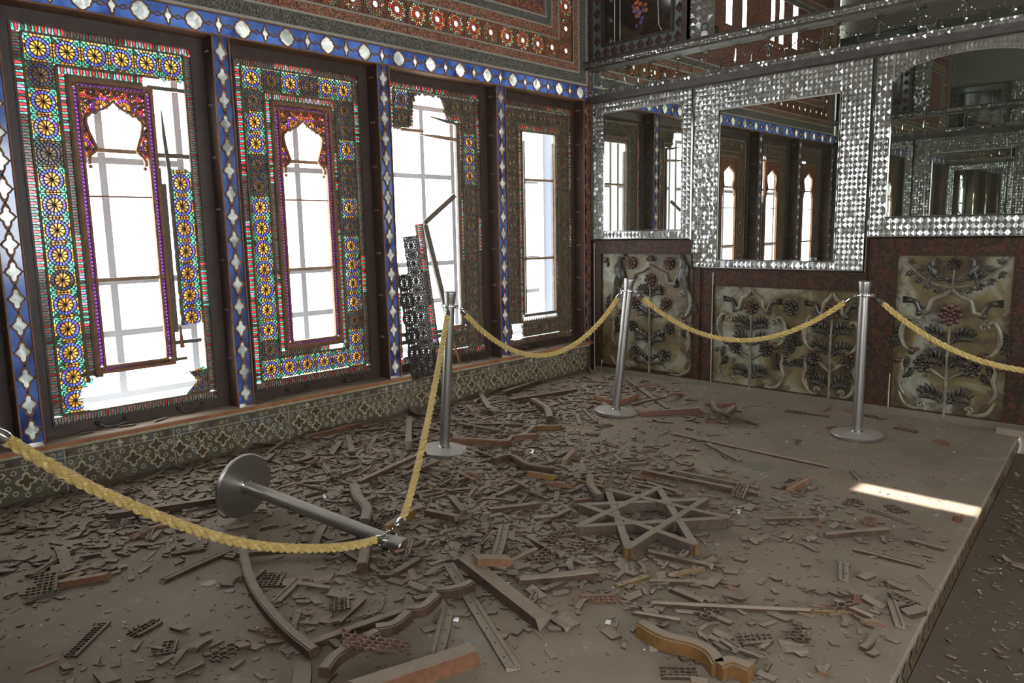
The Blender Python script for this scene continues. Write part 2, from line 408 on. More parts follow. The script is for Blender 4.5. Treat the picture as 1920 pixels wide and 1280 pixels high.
def latticeband(name, scale, woodc, cols, lw=0.07):
    m, nt, out = nmat(name); v = worldpos(nt)
    ve = N(nt, 'TexVoronoi', feature='DISTANCE_TO_EDGE'); ve.inputs['Scale'].default_value = scale; ve.inputs['Randomness'].default_value = 0.55
    vc = N(nt, 'TexVoronoi', feature='F1'); vc.inputs['Scale'].default_value = scale; vc.inputs['Randomness'].default_value = 0.55
    for q in (ve, vc): nt.links.new(v, q.inputs['Vector'])
    sx = N(nt, 'SeparateColor'); nt.links.new(vc.outputs['Color'], sx.inputs[0])
    k = len(cols); r = nt.nodes.new('ShaderNodeValToRGB'); r.color_ramp.interpolation = 'CONSTANT'; e = r.color_ramp.elements
    while len(e) < k: e.new(0.5)
    for i, c in enumerate(cols): e[i].position = i / k; e[i].color = c
    nt.links.new(sx.outputs[0], r.inputs[0])
    edge = ramp(nt, ve.outputs['Distance'], [(lw * 0.8, (0, 0, 0, 1)), (lw * 1.3, (1, 1, 1, 1))])
    c = mixc(nt, edge, woodc, r.outputs[0])
    inv = math_(nt, 'SUBTRACT', 1.0, edge)
    principled(nt, out, c, 0.5, 0, bump(nt, inv, 0.6, 0.004)); return m
BR = lin(172, 128, 100); BR2 = lin(140, 98, 74)
M['band_red'] = latticeband('red_green_lattice_band', 60, BR, [lin(110, 34, 30), lin(60, 40, 34), lin(150, 50, 44), lin(70, 110, 84), lin(74, 48, 40), lin(126, 40, 36)], 0.075)
M['band_dark'] = latticeband('dark_woven_lattice_band', 85, lin(128, 122, 110), [lin(38, 38, 42), lin(48, 46, 46), lin(34, 34, 38)], 0.10)
M['band_inner'] = latticeband('inner_coloured_lattice', 60, BR2, [lin(150, 84, 40), lin(60, 52, 110), lin(120, 46, 36), lin(70, 60, 54), lin(160, 110, 60)], 0.08)
M['metalstrip'] = mirror('worn_mirror_strip', (0.8, 0.8, 0.76, 1), 0.3, 1.2)
# ------------------------------------------------------------------ the setting
YJ = 0.13           # depth of the stained-glass plane behind the pillar faces
ZB, ZT = 0.285, 2.58
LX = -6.0
def edge_y(x): return -3.61 + 0.083 * x      # front edge of the platform
YH = -10.0

def struct(mb, name, mats, parent=None, smooth=False):
    o = mb.build(name, mats, parent, smooth)
    if parent is None: o['kind'] = 'structure'
    return o
# platform floor and the lower hall floor
mb = MB()
xs = [LX + 6.0 * i / 12 for i in range(13)]
for i in range(12):
    a, b = xs[i], xs[i + 1]
    mb.add([(a, 0.02, 0), (a, edge_y(a) + 0.154, 0), (b, edge_y(b) + 0.154, 0), (b, 0.02, 0)], [(0, 1, 2, 3)], 0)
struct(mb, 'floor', [M['floor']])
mb = MB()   # stone kerb along the platform edge, in slabs
rk = random.Random(3); x = LX
while x < -0.02:
    L = min(rk.uniform(0.5, 0.8), -0.001 - x)
    if -0.001 - (x + L) < 0.2: L = -0.001 - x
    b = x + L - 0.004; dz = rk.uniform(0.0005, 0.004)
    mb.add([(x, edge_y(x) + 0.158, -.02), (x, edge_y(x), -.02), (b, edge_y(b), -.02), (b, edge_y(b) + 0.158, -.02),
            (x, edge_y(x) + 0.158, dz), (x, edge_y(x) + .006, dz), (b, edge_y(b) + .006, dz), (b, edge_y(b) + 0.158, dz), (x, edge_y(x), dz - .007), (b, edge_y(b), dz - .007)],
           [(4, 5, 6, 7), (5, 8, 9, 6), (8, 1, 2, 9), (3, 7, 6, 9, 2), (0, 1, 8, 5, 4)], 0)
    x += L
struct(mb, 'trim_1', [M['floor']])
mb = MB()   # tiled riser under the kerb
mb.add([(LX, edge_y(LX) + .01, -.15), (0, edge_y(0) + .01, -.15), (0, edge_y(0) + .01, -.02), (LX, edge_y(LX) + .01, -.02)], [(0, 1, 2, 3)], 1)
for i in range(60):
    x = LX + 0.1 * i + .05
    if x > -0.04: break
    y = edge_y(x) + .004
    mb.map = lambda u, z, h, x=x, y=y: (x + u, y - h, -0.085 + z)
    mb.prism([(-.034, 0), (0, -.042), (.034, 0), (0, .042)], 0, .002, 2)
    mb.map = None
struct(mb, 'trim_2', [M['floor'], M['riser'], M['tile_brown']])
mb = MB(); mb.add([(LX, edge_y(LX) + .02, -.15), (LX, YH, -.15), (0, YH, -.15), (0, edge_y(0) + .02, -.15), (4, YH, -.15), (4, edge_y(0) + .02, -.15)], [(0, 1, 2, 3), (3, 2, 4, 5)])
mb.add([(LX, edge_y(LX) + .004, -.15), (LX, edge_y(LX) + .004, -.14), (0, edge_y(0) + .004, -.14), (0, edge_y(0) + .004, -.15)], [(0, 1, 2, 3)])
struct(mb, 'floor_lower', [M['floor_dark']])
# masonry
ZC = 5.1
mb = MB(); mb.box(LX - .3, 0.3, 0.012, 0.3, -0.15, 0.262, 0)          # under the windows
mb.box(LX - .3, 0.3, 0.0, 0.34, 4.79, ZC, 0)
struct(mb, 'wall_window_side', [M['plaster']])
mb = MB(); mb.box(0.012, 0.3, -3.93, 0.3, -0.15, ZC, 0); mb.box(0.012, 0.3, YH, -7.0, -0.15, ZC); mb.box(.012, .3, -7.0, -3.93, 3.4, ZC)
struct(mb, 'wall_mirror_side', [M['plaster']])
mb = MB()
mb.box(LX - .3, LX - .012, -4.2, 0.3, -0.15, 3.75, 0)
mb.box(LX - .3, LX - .012, -4.2, -0.0, 4.55, ZC, 0)
mb.box(LX - .3, LX - .012, -4.2, 0.3, 3.75, 4.55, 0)
mb.box(LX - .3, LX - .012, YH, -7.5, -0.15, ZC, 0); mb.box(LX - .3, LX - .012, -7.5, -4.2, 3.2, ZC, 0); mb.box(LX - .3, LX - .012, -7.5, -4.2, -0.15, 0.8, 0)
struct(mb, 'wall_opposite', [M['plaster']])
mb = MB()
for (a, b) in ((LX - .3, -5.0), (-3.8, -3.0), (-1.8, -1.0), (0.2, 0.3), (1.5, 4.0)): mb.box(a, b, YH - .3, YH, -0.15, ZC, 0)
mb.box(LX - .3, 4, YH - .3, YH, 3.0, ZC, 0); mb.box(LX - .3, 4, YH - .3, YH, -0.15, 0.9, 0)
mb.box(4, 4.3, YH, -3.9, -.15, ZC, 0); mb.box(.3, 4.3, -3.93, -3.6, -.15, ZC, 0)
struct(mb, 'wall_hall', [M['plaster']])
SUNV = Vector((.10, -.50, 1.0)); HX = (-1.84 + SUNV.x * ZC, -1.70 + SUNV.x * ZC); HY = (-3.77 + SUNV.y * ZC, -3.20 + SUNV.y * ZC)  # slot added to the unseen ceiling, sized to shape the sun patch
mb = MB(); mb.box(LX - .3, HX[0], YH - .3, 0.3, ZC, ZC + .03, 0); mb.box(HX[1], 4.3, YH - .3, 0.3, ZC, ZC + .03, 0)
mb.box(HX[0], HX[1], YH - .3, HY[0], ZC, ZC + .03, 0); mb.box(HX[0], HX[1], HY[1], 0.3, ZC, ZC + .03, 0)
ceil = struct(mb, 'ceiling', [M['plaster_dark']])

# ------------------------------------------------------------------ tiled skirting below the windows
mb = MB()
mb.map = lambda u, z, h: (u, 0.012 - h, z)
mb.box(LX, -0.0, 0, 0.235, -.01, 0.008, 0); mb.box(LX, 0, .24, .262, -.01, .012, 1)
# map swaps: box args are (u, z, h)
joints = [-5.85, -5.25, -4.66, -4.07, -3.305, -2.485, -1.765, -1.37, -0.6]
for j in joints: mb.bar((j, 0), (j, .235), .006, .007, .0095, 3)
mb.bar((LX, .19), (0, .19), .005, .007, .0092, 3)
rt = random.Random(5)
def cross(cx, cz, r, h, mat):
    pts = []
    for k in range(16):
        a = 2 * PI * k / 16
        rr = r * (1.0 if k % 4 == 0 else (0.62 if k % 2 else 0.5)) 
        if k % 4 in (1, 3): rr = r * .8
        pts.append((cx + rr * math.cos(a), cz + rr * math.sin(a)))
    mb.prism(pts, .008, h, mat)
def hexring(cx, cz, r, mat, h=.0095):
    o = [(cx + r * math.cos(PI / 3 * k + .5), cz + r * math.sin(PI / 3 * k + .5)) for k in range(6)]
    i = [(cx + r * .62 * math.cos(PI / 3 * k + .5), cz + r * .62 * math.sin(PI / 3 * k + .5)) for k in range(6)]
    mb.ring(o, i, .008, h, mat)
x = LX + .07; k = 0
while x < -0.05:
    if k % 2 == 0:
        cross(x, .105, .056, .0092, 1); cross(x, .105, .038, .0100, 2)
        for dx, dz in ((-.055, .160), (0, .178), (.05, .158), (-.055, .048), (.0, .030), (.052, .044), (.072, .105)): hexring(x + dx, dz, .0155, 1)
        cross(x + .0, .178, .0, .0095, 1)
    else:
        cross(x, .055, .046, .0092, 1); cross(x, .055, .030, .0100, 2); cross(x, .158, .046, .0092, 1); cross(x, .158, .034, .0100, 2)
        for dx, dz in ((-.0, .105), (.052, .128), (.05, .082), (-.05, .12), (-.052, .08)): hexring(x + dx, dz, .0150, 1)
    if rt.random() < .9: hexring(x, .213, .014, 1); hexring(x + .035, .215, .010, 1)
    cross(x + .07, .213, .022, .0092, 1 if rt.random() < .5 else 2)
    x += .135; k += 1
mb.map = None
struct(mb, 'baseboard_window_side', [M['tile_ground'], M['tile_cream'], M['tile_brown'], M['grout']])
# sill
mb = MB()
mb.add([(LX, -.035, .262), (0, -.035, .262), (0, YJ + .03, .262), (LX, YJ + .03, .262), (LX, -.035, .283), (0, -.035, .283), (0, -.03, .288), (LX, -.03, .288), (0, YJ + .03, .288), (LX, YJ + .03, .288)],
       [(0, 3, 2, 1), (0, 1, 5, 4), (4, 5, 6, 7), (7, 6, 8, 9), (1, 2, 8, 6, 5)], 0)
struct(mb, 'trim_3', [M['sill']])

# ------------------------------------------------------------------ quatrefoil columns and frieze
def quatrefoil(cx, cz, hw, hh, n=5):
    """pointed four-lobed medallion outline"""
    Q = [(0, 1.0), (.10, .86), (.32, .74), (.42, .60), (.40, .46), (.46, .36), (.64, .30), (.80, .18), (1.0, 0)]
    out = []
    for sx, sz, rev in ((1, 1, False), (1, -1, True), (-1, -1, False), (-1, 1, True)):
        q = Q[::-1] if rev else Q
        for (a, b) in q[:-1]: out.append((cx + sx * a * hw, cz + sz * b * hh))
    return out
def surround(b, q, cx, cz, x0, x1, z0, z1, h):
    """sheet from the medallion outline q out to its rectangle"""
    out = []
    for p in q:
        dx, dz = p[0] - cx, p[1] - cz
        k = min(((x1 - cx) / dx if dx > 1e-9 else (x0 - cx) / dx if dx < -1e-9 else 99), ((z1 - cz) / dz if dz > 1e-9 else (z0 - cz) / dz if dz < -1e-9 else 99))
        out.append((cx + dx * k, cz + dz * k))
    n = len(q)
    b.add([(p[0], p[1], h) for p in q] + [(p[0], p[1], h) for p in out], [(i, (i + 1) % n, n + (i + 1) % n, n + i) for i in range(n)])
    for i in range(n):
        a, c = out[i], out[(i + 1) % n]
        if abs(a[0] - c[0]) > 1e-5 and abs(a[1] - c[1]) > 1e-5:
            X = x1 if max(a[0], c[0]) > cx else x0; Z = z1 if max(a[1], c[1]) > cz else z0
            b.add([(a[0], a[1], h), (X, Z, h), (c[0], c[1], h)], [(0, 1, 2)])
def column(xc, z0, z1, name):
    root = thing(name, None, None, (xc, 0, z0)); root['kind'] = 'structure'
    def mp(u, z, h): return (u, -h, z - z0)
    b = MB(); b.map = mp
    for sx in (-1, 1):
        b.box(min(sx * .055, sx * .047), max(sx * .055, sx * .047), z0, z1, -YJ - .03, .004, 0)
    b.build('pillar_boards', [M['frame']], root)
    f = MB(); f.map = mp
    for sx in (-1, 1): f.box(min(sx * .0565, sx * .0485), max(sx * .0565, sx * .0485), z0, z1, .004, .011, 0)
    f.build('edge_moulding', [M['brown']], root)
    g = MB(); g.map = mp
    bz = []
    w = MB(); w.map = mp; l = MB(); l.map = mp
    k = 0; P = .1407
    while True:
        cz = .375 + P * k
        if cz > z1 + .04: break
        q = quatrefoil(0, cz, .037, .058)
        q = [(a, min(max(c, z0), z1)) for a, c in q]
        if cz < z1 - .03:
            surround(g, q, 0, cz, -.047, .047, max(z0, cz - P / 2), min(z1, cz + P / 2), -.001); bz.append(cz)
            w.prism(q, -.001, .002, 0)
        l.ribbon(quatrefoil(0, cz, .039, .0615) if cz < z1 - .06 and cz > z0 + .06 else q, .0085, .001, .009, 0, True)
        # crossing straps between medallions
        if cz + P < z1 + .05:
            for sx in (-1, 1):
                l.bar((sx * .012, cz + .050), (-sx * .012, cz + P - .050), .008, .001, .010, 0)
                l.bar((sx * .036, cz), (sx * .048, cz), .007, .001, .009, 0)
        k += 1
    g.add([(-.047, bz[-1] + P / 2, -.001), (.047, bz[-1] + P / 2, -.001), (.047, z1, -.001), (-.047, z1, -.001)], [(0, 1, 2, 3)]) if bz[-1] + P / 2 < z1 else None
    g.build('blue_glass', [M['blueglass']], root)
    w.build('quatrefoil_glass', [M['whiteglass']], root); l.build('scroll_lattice', [M['brown']], root)
    st = MB()
    for sx in (-1, 1):
        for i in range(8):
            z = .29 + .315 * i
            if z < z0 + .05 or z > z1 - .03: continue
            for yy in (.055, .085):
                st.ellipsoid((sx * .0555, yy, z - z0), ((.008, 0, 0), (0, .0105, 0), (0, 0, .0105)), 0, 8, 6)
    st.build('stud', [M['stud']], root, True)
    return root
n = 4
for k in range(-1, 6):
    xc = -1.2 * k
    if k == 0: xc = -0.045
    if k == 5: xc = -5.955
    if k < 0: continue
    column(xc, ZB, ZT, 'trim_%d' % n); n += 1
# frieze over the windows
fr = thing('trim_%d' % n, None, None, (-3, 0, ZT)); fr['kind'] = 'structure'; n += 1
def mpf(u, z, h): return (u + 3, -h, z - ZT)
b = MB(); b.map = mpf
b.box(LX, 0, ZT - .004, ZT + .006, -YJ - .03, .012, 0); b.box(LX, 0, 2.704, 2.712, -YJ - .03, .012, 0)
b.build('frieze_moulding', [M['brown']], fr)
g = MB(); g.map = mpf
w = MB(); w.map = mpf; l = MB(); l.map = mpf
for i in range(41):
    xc = -.15 * i
    big = i % 2 == 1
    if i == 0: continue
    hw = .052 if big else .021
    if big:
        q = [(xc + .052 * math.cos(a) * (1 if abs(math.sin(2 * a)) < .9 else .86), 2.643 + .05 * math.sin(a) * (1 if abs(math.sin(2 * a)) < .9 else .86)) for a in [2 * PI * j / 24 for j in range(24)]]
        q = []
        for (sx, sz, rev) in ((1, 1, 0), (1, -1, 1), (-1, -1, 0), (-1, 1, 1)):
            Q = [(0, 1), (.14, .93), (.34, .86), (.42, .74), (.56, .62), (.74, .54), (.8, .36), (.86, .16), (1, 0)]
            Q = Q[::-1] if rev else Q
            for a, c in Q[:-1]: q.append((xc + sx * a * .058, 2.643 + sz * c * .057))
    else: q = quatrefoil(xc, 2.643, .024, .054)
    w.prism(q, -.001, .002, 0); surround(g, q, xc, 2.643, xc - (.095 if big else .055), xc + (.095 if big else .055), ZT, 2.706, -.001)
    l.ribbon(q, .0085, .001, .009, 0, True)
    for s_ in (-1, 1):
        l.bar((xc + (.052 if big else .022), 2.643 + s_ * .010), (xc + (.052 if big else .022) + .03, 2.643 - s_ * .010), .006, .001, .010, 0) if False else None
    e = xc + (.058 if big else .024)
    l.bar((e - .003, 2.643 - .006), (e + .036, 2.643 + .012), .007, .001, .009, 0); l.bar((e - .003, 2.643 + .006), (e + .036, 2.643 - .012), .007, .001, .010, 0); l.bar((e + .034, 2.643 + .012), (e + .074, 2.643 - .004), .007, .001, .009, 0); l.bar((e + .034, 2.643 - .012), (e + .074, 2.643 + .004), .007, .001, .010, 0)
g.build('blue_glass', [M['blueglass']], fr)
w.build('quatrefoil_glass', [M['whiteglass']], fr); l.build('scroll_lattice', [M['brown']], fr)

# ------------------------------------------------------------------ stained-glass windows
GC = {'red': (.90, .05, .07, 1), 'green': (.13, .72, .46, 1), 'yellow': (.95, .46, .07, 1), 'orange': (.98, .36, .05, 1), 'blue': (.13, .16, .82, 1),
      'lblue': (.35, .48, .95, 1), 'purple': (.36, .07, .85, 1), 'white': (.9, .92, .9, 1), 'dim': (.16, .14, .15, 1), 'pink': (.85, .25, .4, 1), 'teal': (.25, .72, .62, 1)}
def inpoly(p, poly):
    x, y = p; c = False; n = len(poly); j = n - 1
    for i in range(n):
        if (poly[i][1] > y) != (poly[j][1] > y) and x < (poly[j][0] - poly[i][0]) * (y - poly[i][1]) / (poly[j][1] - poly[i][1]) + poly[i][0]: c = not c
        j = i
    return c
class Jali:
    def __init__(s, mp, missing, seed):
        s.g = MB(); s.l = MB(); s.b = MB(); s.g.map = s.l.map = s.b.map = mp; s.miss = missing; s.r = random.Random(seed); s.wk = 1.0
        s.depth = 0.010
    def ok(s, x, z): return not any(inpoly((x, z), p) for p in s.miss)
    def piece(s, poly, colr, dim=False):
        cx = sum(p[0] for p in poly) / len(poly); cz = sum(p[1] for p in poly) / len(poly)
        if not s.ok(cx, cz): return
        c = GC[colr]; r = s.r
        k = r.choice((1, 1, 1, .85, .7)) * (.16 if dim else 1)  # dim pieces: lack of backlight put into a darker glass tint
        if dim and r.random() < .8: c = tuple(.5 * a + .5 * b for a, b in zip(c, (.5, .45, .4, 1)))
        c = (c[0] * k, c[1] * k, c[2] * k, 1)
        s.g.add([(p[0], p[1], 0.0) for p in poly], [tuple(range(len(poly)))], 0, c)
    def bar(s, a, b, w=.0042):
        if s.ok((a[0] + b[0]) / 2, (a[1] + b[1]) / 2): s.l.bar(a, b, w * s.wk, -.001, s.depth)
    def board(s, x0, x1, z0, z1, h0, h1, mat=0):
        """straight moulding, cut where the panel is broken away"""
        hor = (x1 - x0) > (z1 - z0); L = (x1 - x0) if hor else (z1 - z0); n = max(1, int(L / .02)); run = None
        cuts = []
        for i in range(n + 1):
            if i < n:
                t = (i + .5) / n
                q = (x0 + (x1 - x0) * t, (z0 + z1) / 2) if hor else ((x0 + x1) / 2, z0 + (z1 - z0) * t)
                good = s.ok(*q)
            else: good = False
            if good and run is None: run = i / n
            if not good and run is not None: cuts.append((run, i / n)); run = None
        for a, b in cuts:
            if hor: s.b.box(x0 + (x1 - x0) * a, x0 + (x1 - x0) * b, z0, z1, h0, h1, mat)
            else: s.b.box(x0, x1, z0 + (z1 - z0) * a, z0 + (z1 - z0) * b, h0, h1, mat)
    def rosette(s, cx, cz, a, b, dim):
        r0, r1, r2 = .010, .040, .0585
        R = s.r; NP = 10; NR = 20
        def pt(r, t): return (cx + r * math.cos(t), cz + r * math.sin(t))
        off = .16
        dl = [dim or R.random() < .04 for _ in range(2)]
        for k in range(NP):
            t = off + 2 * PI * k / NP; h = PI / NP
            s.piece([pt(r0, t), pt(r1 * .86, t + h * .75), pt(r1, t + h), pt(r1 * .86, t + h * 1.25), pt(r0, t + 2 * h)] if False else [pt(.007, t + h), pt(.028, t + h * .25), pt(r1, t + h * .55), pt(r1, t + h * 1.45), pt(.028, t + h * 1.75)],
                    R.choice(('yellow', 'yellow', 'yellow', 'orange')), dl[0])
            s.piece([pt(.007, t + h), pt(.028, t + h * 1.75), pt(r1, t + h * 1.45), pt(r1, t + h * 2.55), pt(.028, t + h * 2.25)], 'orange', True)
            s.piece([pt(.007, t - h), pt(.028, t - h * .25), pt(.028, t + h * .25), pt(.007, t + h)], 'orange', True)
            s.bar((cx, cz), pt(r1, t), .0048)
        for k in range(NR):
            t = off + 2 * PI * k / NR; u = off + 2 * PI * (k + 1) / NR
            s.piece([pt(r1, t), pt(r2, t), pt(r2, u), pt(r1, u)], R.choice(('blue', 'blue', 'lblue', 'purple' if R.random() < .3 else 'blue')), dl[1])
            s.bar(pt(r1, t), pt(r1, u), .0035); s.bar(pt(r2, t), pt(r2, u), .004)
            s.bar(pt(r1, t), pt(r2, t), .0035)
        # outside the wheel, out to the edge of the square
        def edge(t):
            c, d = math.cos(t), math.sin(t); k = min(a / abs(c) if abs(c) > 1e-6 else 9, b / abs(d) if abs(d) > 1e-6 else 9)
            return (cx + c * k, cz + d * k)
        ts = [PI / 4 * i + e for i in range(8) for e in (0, .26, .52)]
        ts = sorted(t % (2 * PI) for t in ts)
        for i, t in enumerate(ts):
            u = ts[(i + 1) % len(ts)]
            if u < t: u += 2 * PI
            corner = abs(math.sin(t + u)) > .9
            c_ = R.choice(('green', 'teal', 'green')) if corner else R.choice(('yellow', 'orange', 'yellow'))
            m = (t + u) / 2; pe = edge(t); pf = edge(u)
            s.piece([pt(r2, t), pe, pf, pt(r2, u)], c_, dim or R.random() < .12)
            s.bar(pt(r2, t), pe, .0034)
            if corner:
                q = (.5 * (edge(t)[0] + pt(r2, t)[0]), .5 * (edge(t)[1] + pt(r2, t)[1])); q2 = (.5 * (edge(u)[0] + pt(r2, u)[0]), .5 * (edge(u)[1] + pt(r2, u)[1]))
                s.bar(q, q2, .0034)
    def pins(s, p0, p1, w, dim=0.3, flip=1):
        """border of alternating red and green bottle-shaped lights from p0 to p1, w wide"""
        dx, dz = p1[0] - p0[0], p1[1] - p0[1]; L = math.hypot(dx, dz); ux, uz = dx / L, dz / L; vx, vz = -uz * flip, ux * flip
        n = int(round(L / .0305)); st = L / n; R = s.r
        def P(a, b): return (p0[0] + ux * a + vx * b * w, p0[1] + uz * a + vz * b * w)
        dk = 0
        for k in range(n):
            a = k * st
            if k % 9 == 0: dk = R.random() < dim
            prof = [(.1, .0), (.0, .16), (.30, .42), (.52, .52), (.30, .64), (.34, .82), (.62, 1)]     # half profile of a pin
            left = [P(a + st * .25 * (0 if y == 0 else 0) + st * x * .5, y) for x, y in prof]
            # pin between a and a+st/2 ; other colour the rest
            L1 = [P(a + st * (.0 + .34 * x), y) for x, y in prof]; R1 = [P(a + st * (.64 - .34 * x), y) for x, y in prof]
            s.piece(L1 + R1[::-1], 'green' if R.random() < .85 else 'teal', dk or R.random() < .1)
            L2 = [P(a + st * (1.0 + .34 * x), y) for x, y in prof]
            s.piece(R1 + L2[::-1], 'red' if R.random() < .85 else 'pink', dk or R.random() < .15)
            for q in (L1, R1):
                for i in range(len(q) - 1): s.bar(q[i], q[i + 1], .0036)
def window(k, name, miss, arch=True, dims=lambda i, j: False, steel=True):
    cx = -(0.6 + 1.2 * k)
    root = thing(name, None, None, (cx, YJ, ZB)); root['kind'] = 'structure'
    mp = lambda u, z, h: (u, -h, z - ZB)
    # outer dark frame
    f = MB(); f.map = mp
    f.ring([(-.548, ZB), (.548, ZB), (.548, ZT), (-.548, ZT)], [(-.462, .352), (.462, .352), (.462, 2.502), (-.462, 2.502)], -.03, .012, 0)
    f.rectring(-.474, .474, .340, 2.514, .012, .012, .020, 0)
    f.build('window_frame', [M['frame']], root)
    J = Jali(mp, miss, 100 + k)
    # outer border of pins
    O = (-.46, .46, .355, 2.50)
    J.pins((O[0], 2.462), (O[1], 2.462), .042, .35); J.pins((O[0], .349), (O[1], .349), .046, .7)
    J.pins((-.42, .40), (-.42, 2.46), .044, .35); J.pins((.464, .40), (.464, 2.46), .046, .75)
    for (a, b, c, d) in ((-.42, .42, 2.455, 2.466), (-.42, .42, .393, .404), (-.424, -.413, .40, 2.46), (.413, .424, .40, 2.46),
                         (-.272, .272, 2.304, 2.318), (-.272, .272, .542, .557), (-.278, -.262, .545, 2.31), (.262, .278, .545, 2.31)):
        J.board(a, b, c, d, -.004, .015)
    # rosettes
    for j in range(15):
        z = 2.386 - .1365 * j
        for i in range(6):
            if 0 < j < 14 and 0 < i < 5: continue
            J.rosette(-.345 + .138 * i, z, .069, .068, dims(i, j))
            if j in (0, 14): J.bar((-.276 + .138 * i, z - .068), (-.276 + .138 * i, z + .068), .005) if i < 5 else None
            if i in (0, 5): J.bar((-.414 + .69 * (i > 0), z - .068), (-.276 + .69 * (i > 0), z - .068), .005)
    # inner border
    J.pins((-.265, 2.268), (.265, 2.268), .038, .3); J.pins((-.265, .556), (.265, .556), .036, .3)
    J.pins((-.228, .60), (-.228, 2.266), .036, .3); J.pins((.264, .60), (.264, 2.266), .036, .6)
    for (a, b, c, d) in ((-.232, .232, 2.250, 2.270), (-.232, .232, .590, .608), (-.232, -.220, .60, 2.255), (.220, .232, .60, 2.255)):
        J.board(a, b, c, d, -.006, .019)
    if arch:
        A = MB(); A.map = mp
        A.rectring(-.222, .222, .606, 2.252, .018, -.006, .024, 0)
        A.rectring(-.182, .182, .640, 2.215, .012, -.006, .022, 0)
        for sx in (-1, 1):
            for zz in (2.224, .632):
                A.box(sx * .194 - .013, sx * .194 + .013, zz - .013, zz + .013, -.004, .020, 0); A.ellipsoid((sx * .194, zz, .020), ((.008, 0, 0), (0, .008, 0), (0, 0, .008)), 0)
        pr = Jali(mp, [], 50 + k)
        def lights(p, q):
            L = math.hypot(q[0] - p[0], q[1] - p[1]); n_ = int(L / .021); d = ((q[0] - p[0]) / L, (q[1] - p[1]) / L); e = (-d[1], d[0])
            for i in range(n_):
                a = (p[0] + d[0] * (i + .1) * L / n_, p[1] + d[1] * (i + .1) * L / n_); b = (p[0] + d[0] * (i + .9) * L / n_, p[1] + d[1] * (i + .9) * L / n_)
                m_ = ((a[0] + b[0]) / 2, (a[1] + b[1]) / 2)
                a = (p[0] + d[0] * i * L / n_, p[1] + d[1] * i * L / n_); b = (p[0] + d[0] * (i + 1) * L / n_, p[1] + d[1] * (i + 1) * L / n_); m_ = ((a[0] + b[0]) / 2, (a[1] + b[1]) / 2)
                def sh(q_, k_): return (q_[0] + e[0] * k_, q_[1] + e[1] * k_)
                pr.piece([sh(a, -.013), sh(m_, .013), sh(b, -.013)], 'purple'); pr.piece([sh(m_, .013), sh(b, -.013), sh(b, .013)], 'purple', True); pr.piece([sh(a, .013), sh(m_, .013), sh(a, -.013)], 'purple', True)
                pr.bar(sh(a, -.010), sh(m_, .010), .004); pr.bar(sh(m_, .010), sh(b, -.010), .004)
        lights((-.193, .65), (-.193, 2.21)); lights((.193, .65), (.193, 2.21)); lights((-.18, 2.225), (.18, 2.225)); lights((-.18, .632), (.18, .632))
        # cusped arch
        half = [(.0, 2.150), (.02, 2.128), (.05, 2.106), (.085, 2.092), (.100, 2.072), (.118, 2.080), (.132, 2.060), (.146, 2.052), (.150, 2.025), (.140, 1.975), (.122, 1.925), (.108, 1.885), (.120, 1.862), (.142, 1.845), (.152, 1.82), (.150, 1.795)]
        prof = [(-a, b) for a, b in half[::-1]] + half[1:]
        A.ribbon(prof, .014, -.004, .020, 0)
        for sx in (-1, 1): A.ellipsoid((sx * .146, 1.782, .008), ((.012, 0, 0), (0, .012, 0), (0, 0, .012)), 0, 10, 8)
        region = [(-.17, 2.205)] + [(-.17, 1.80)] + prof + [(.17, 1.80), (.17, 2.205)]
        spandrel = [p for p in prof]
        cen = [(sx_ * a, b, r) for sx_ in (-1, 1) for a, b, r in ((.062, 2.118, .050), (.140, 2.140, .026), (.108, 2.190, .024), (.030, 2.200, .020), (.166, 2.205, .022), (.172, 2.06, .030), (.168, 1.985, .024), (.176, 1.90, .040))]
        op = prof + [(.15, 1.6), (-.15, 1.6)]
        for a, b_, r in cen:
            n_f = 14
            for q_ in range(n_f):
                t0, t1 = 2 * PI * q_ / n_f, 2 * PI * (q_ + 1) / n_f
                def fp(rr, tt): return (a + rr * math.cos(tt), b_ + rr * math.sin(tt))
                for r0_, r1_, cc in ((.12 * r, .70 * r, 'orange' if r > .028 or r < .021 else 'purple'), (.70 * r, r, 'purple' if r > .028 else 'orange')):
                    po = [fp(r0_, t0), fp(r1_, t0), fp(r1_, t1), fp(r0_, t1)]; mx_, mz_ = fp((r0_ + r1_) / 2, (t0 + t1) / 2)
                    if inpoly((mx_, mz_), op) or abs(mx_) > .170 or mz_ > 2.216: continue
                    pr.piece(po, cc, pr.r.random() < (.3 if k != 2 else .04)); pr.bar(po[0], po[1], .0026); pr.bar(po[1], po[2], .0026)
        s_ = .0085
        row = 0; z = 1.84
        while z < 2.216:
            x = -.166 + (row % 2) * s_ * .87
            while x < .168:
                if not inpoly((x, z), op):
                    d = min(math.hypot(x - a, z - b) - r for a, b, r in cen)
                    if d < -.003: x += s_ * 1.74; continue
                    q = [(x + s_ * math.cos(PI / 6 + PI / 3 * i), z + s_ * math.sin(PI / 6 + PI / 3 * i)) for i in range(6)]
                    pr.piece(q, 'purple' if d < .004 and pr.r.random() < .5 else ('red' if pr.r.random() < .55 else 'orange'), pr.r.random() < (.25 if k != 2 else .05))
                    for i in range(3): pr.bar(q[i], q[i + 1], .0026)
                x += s_ * 1.74
            z += s_ * 1.5; row += 1
        A.build('cusped_arch_frame', [M['brown']], root)
        pr.g.build('purple_and_orange_glass', [M['glass']], root); pr.l.build('fine_lattice', [M['brown']], root)
    J.l.build('lattice_screen', [M['lattice']], root)
    J.b.build('lattice_moulding', [M['lattice']], root)
    J.g.build('stained_glass', [M['glass']], root)
    # steel outer window
    s = MB(); s.map = mp
    Z0, Z1 = .36, 2.45; H0, H1 = -.46, -.42
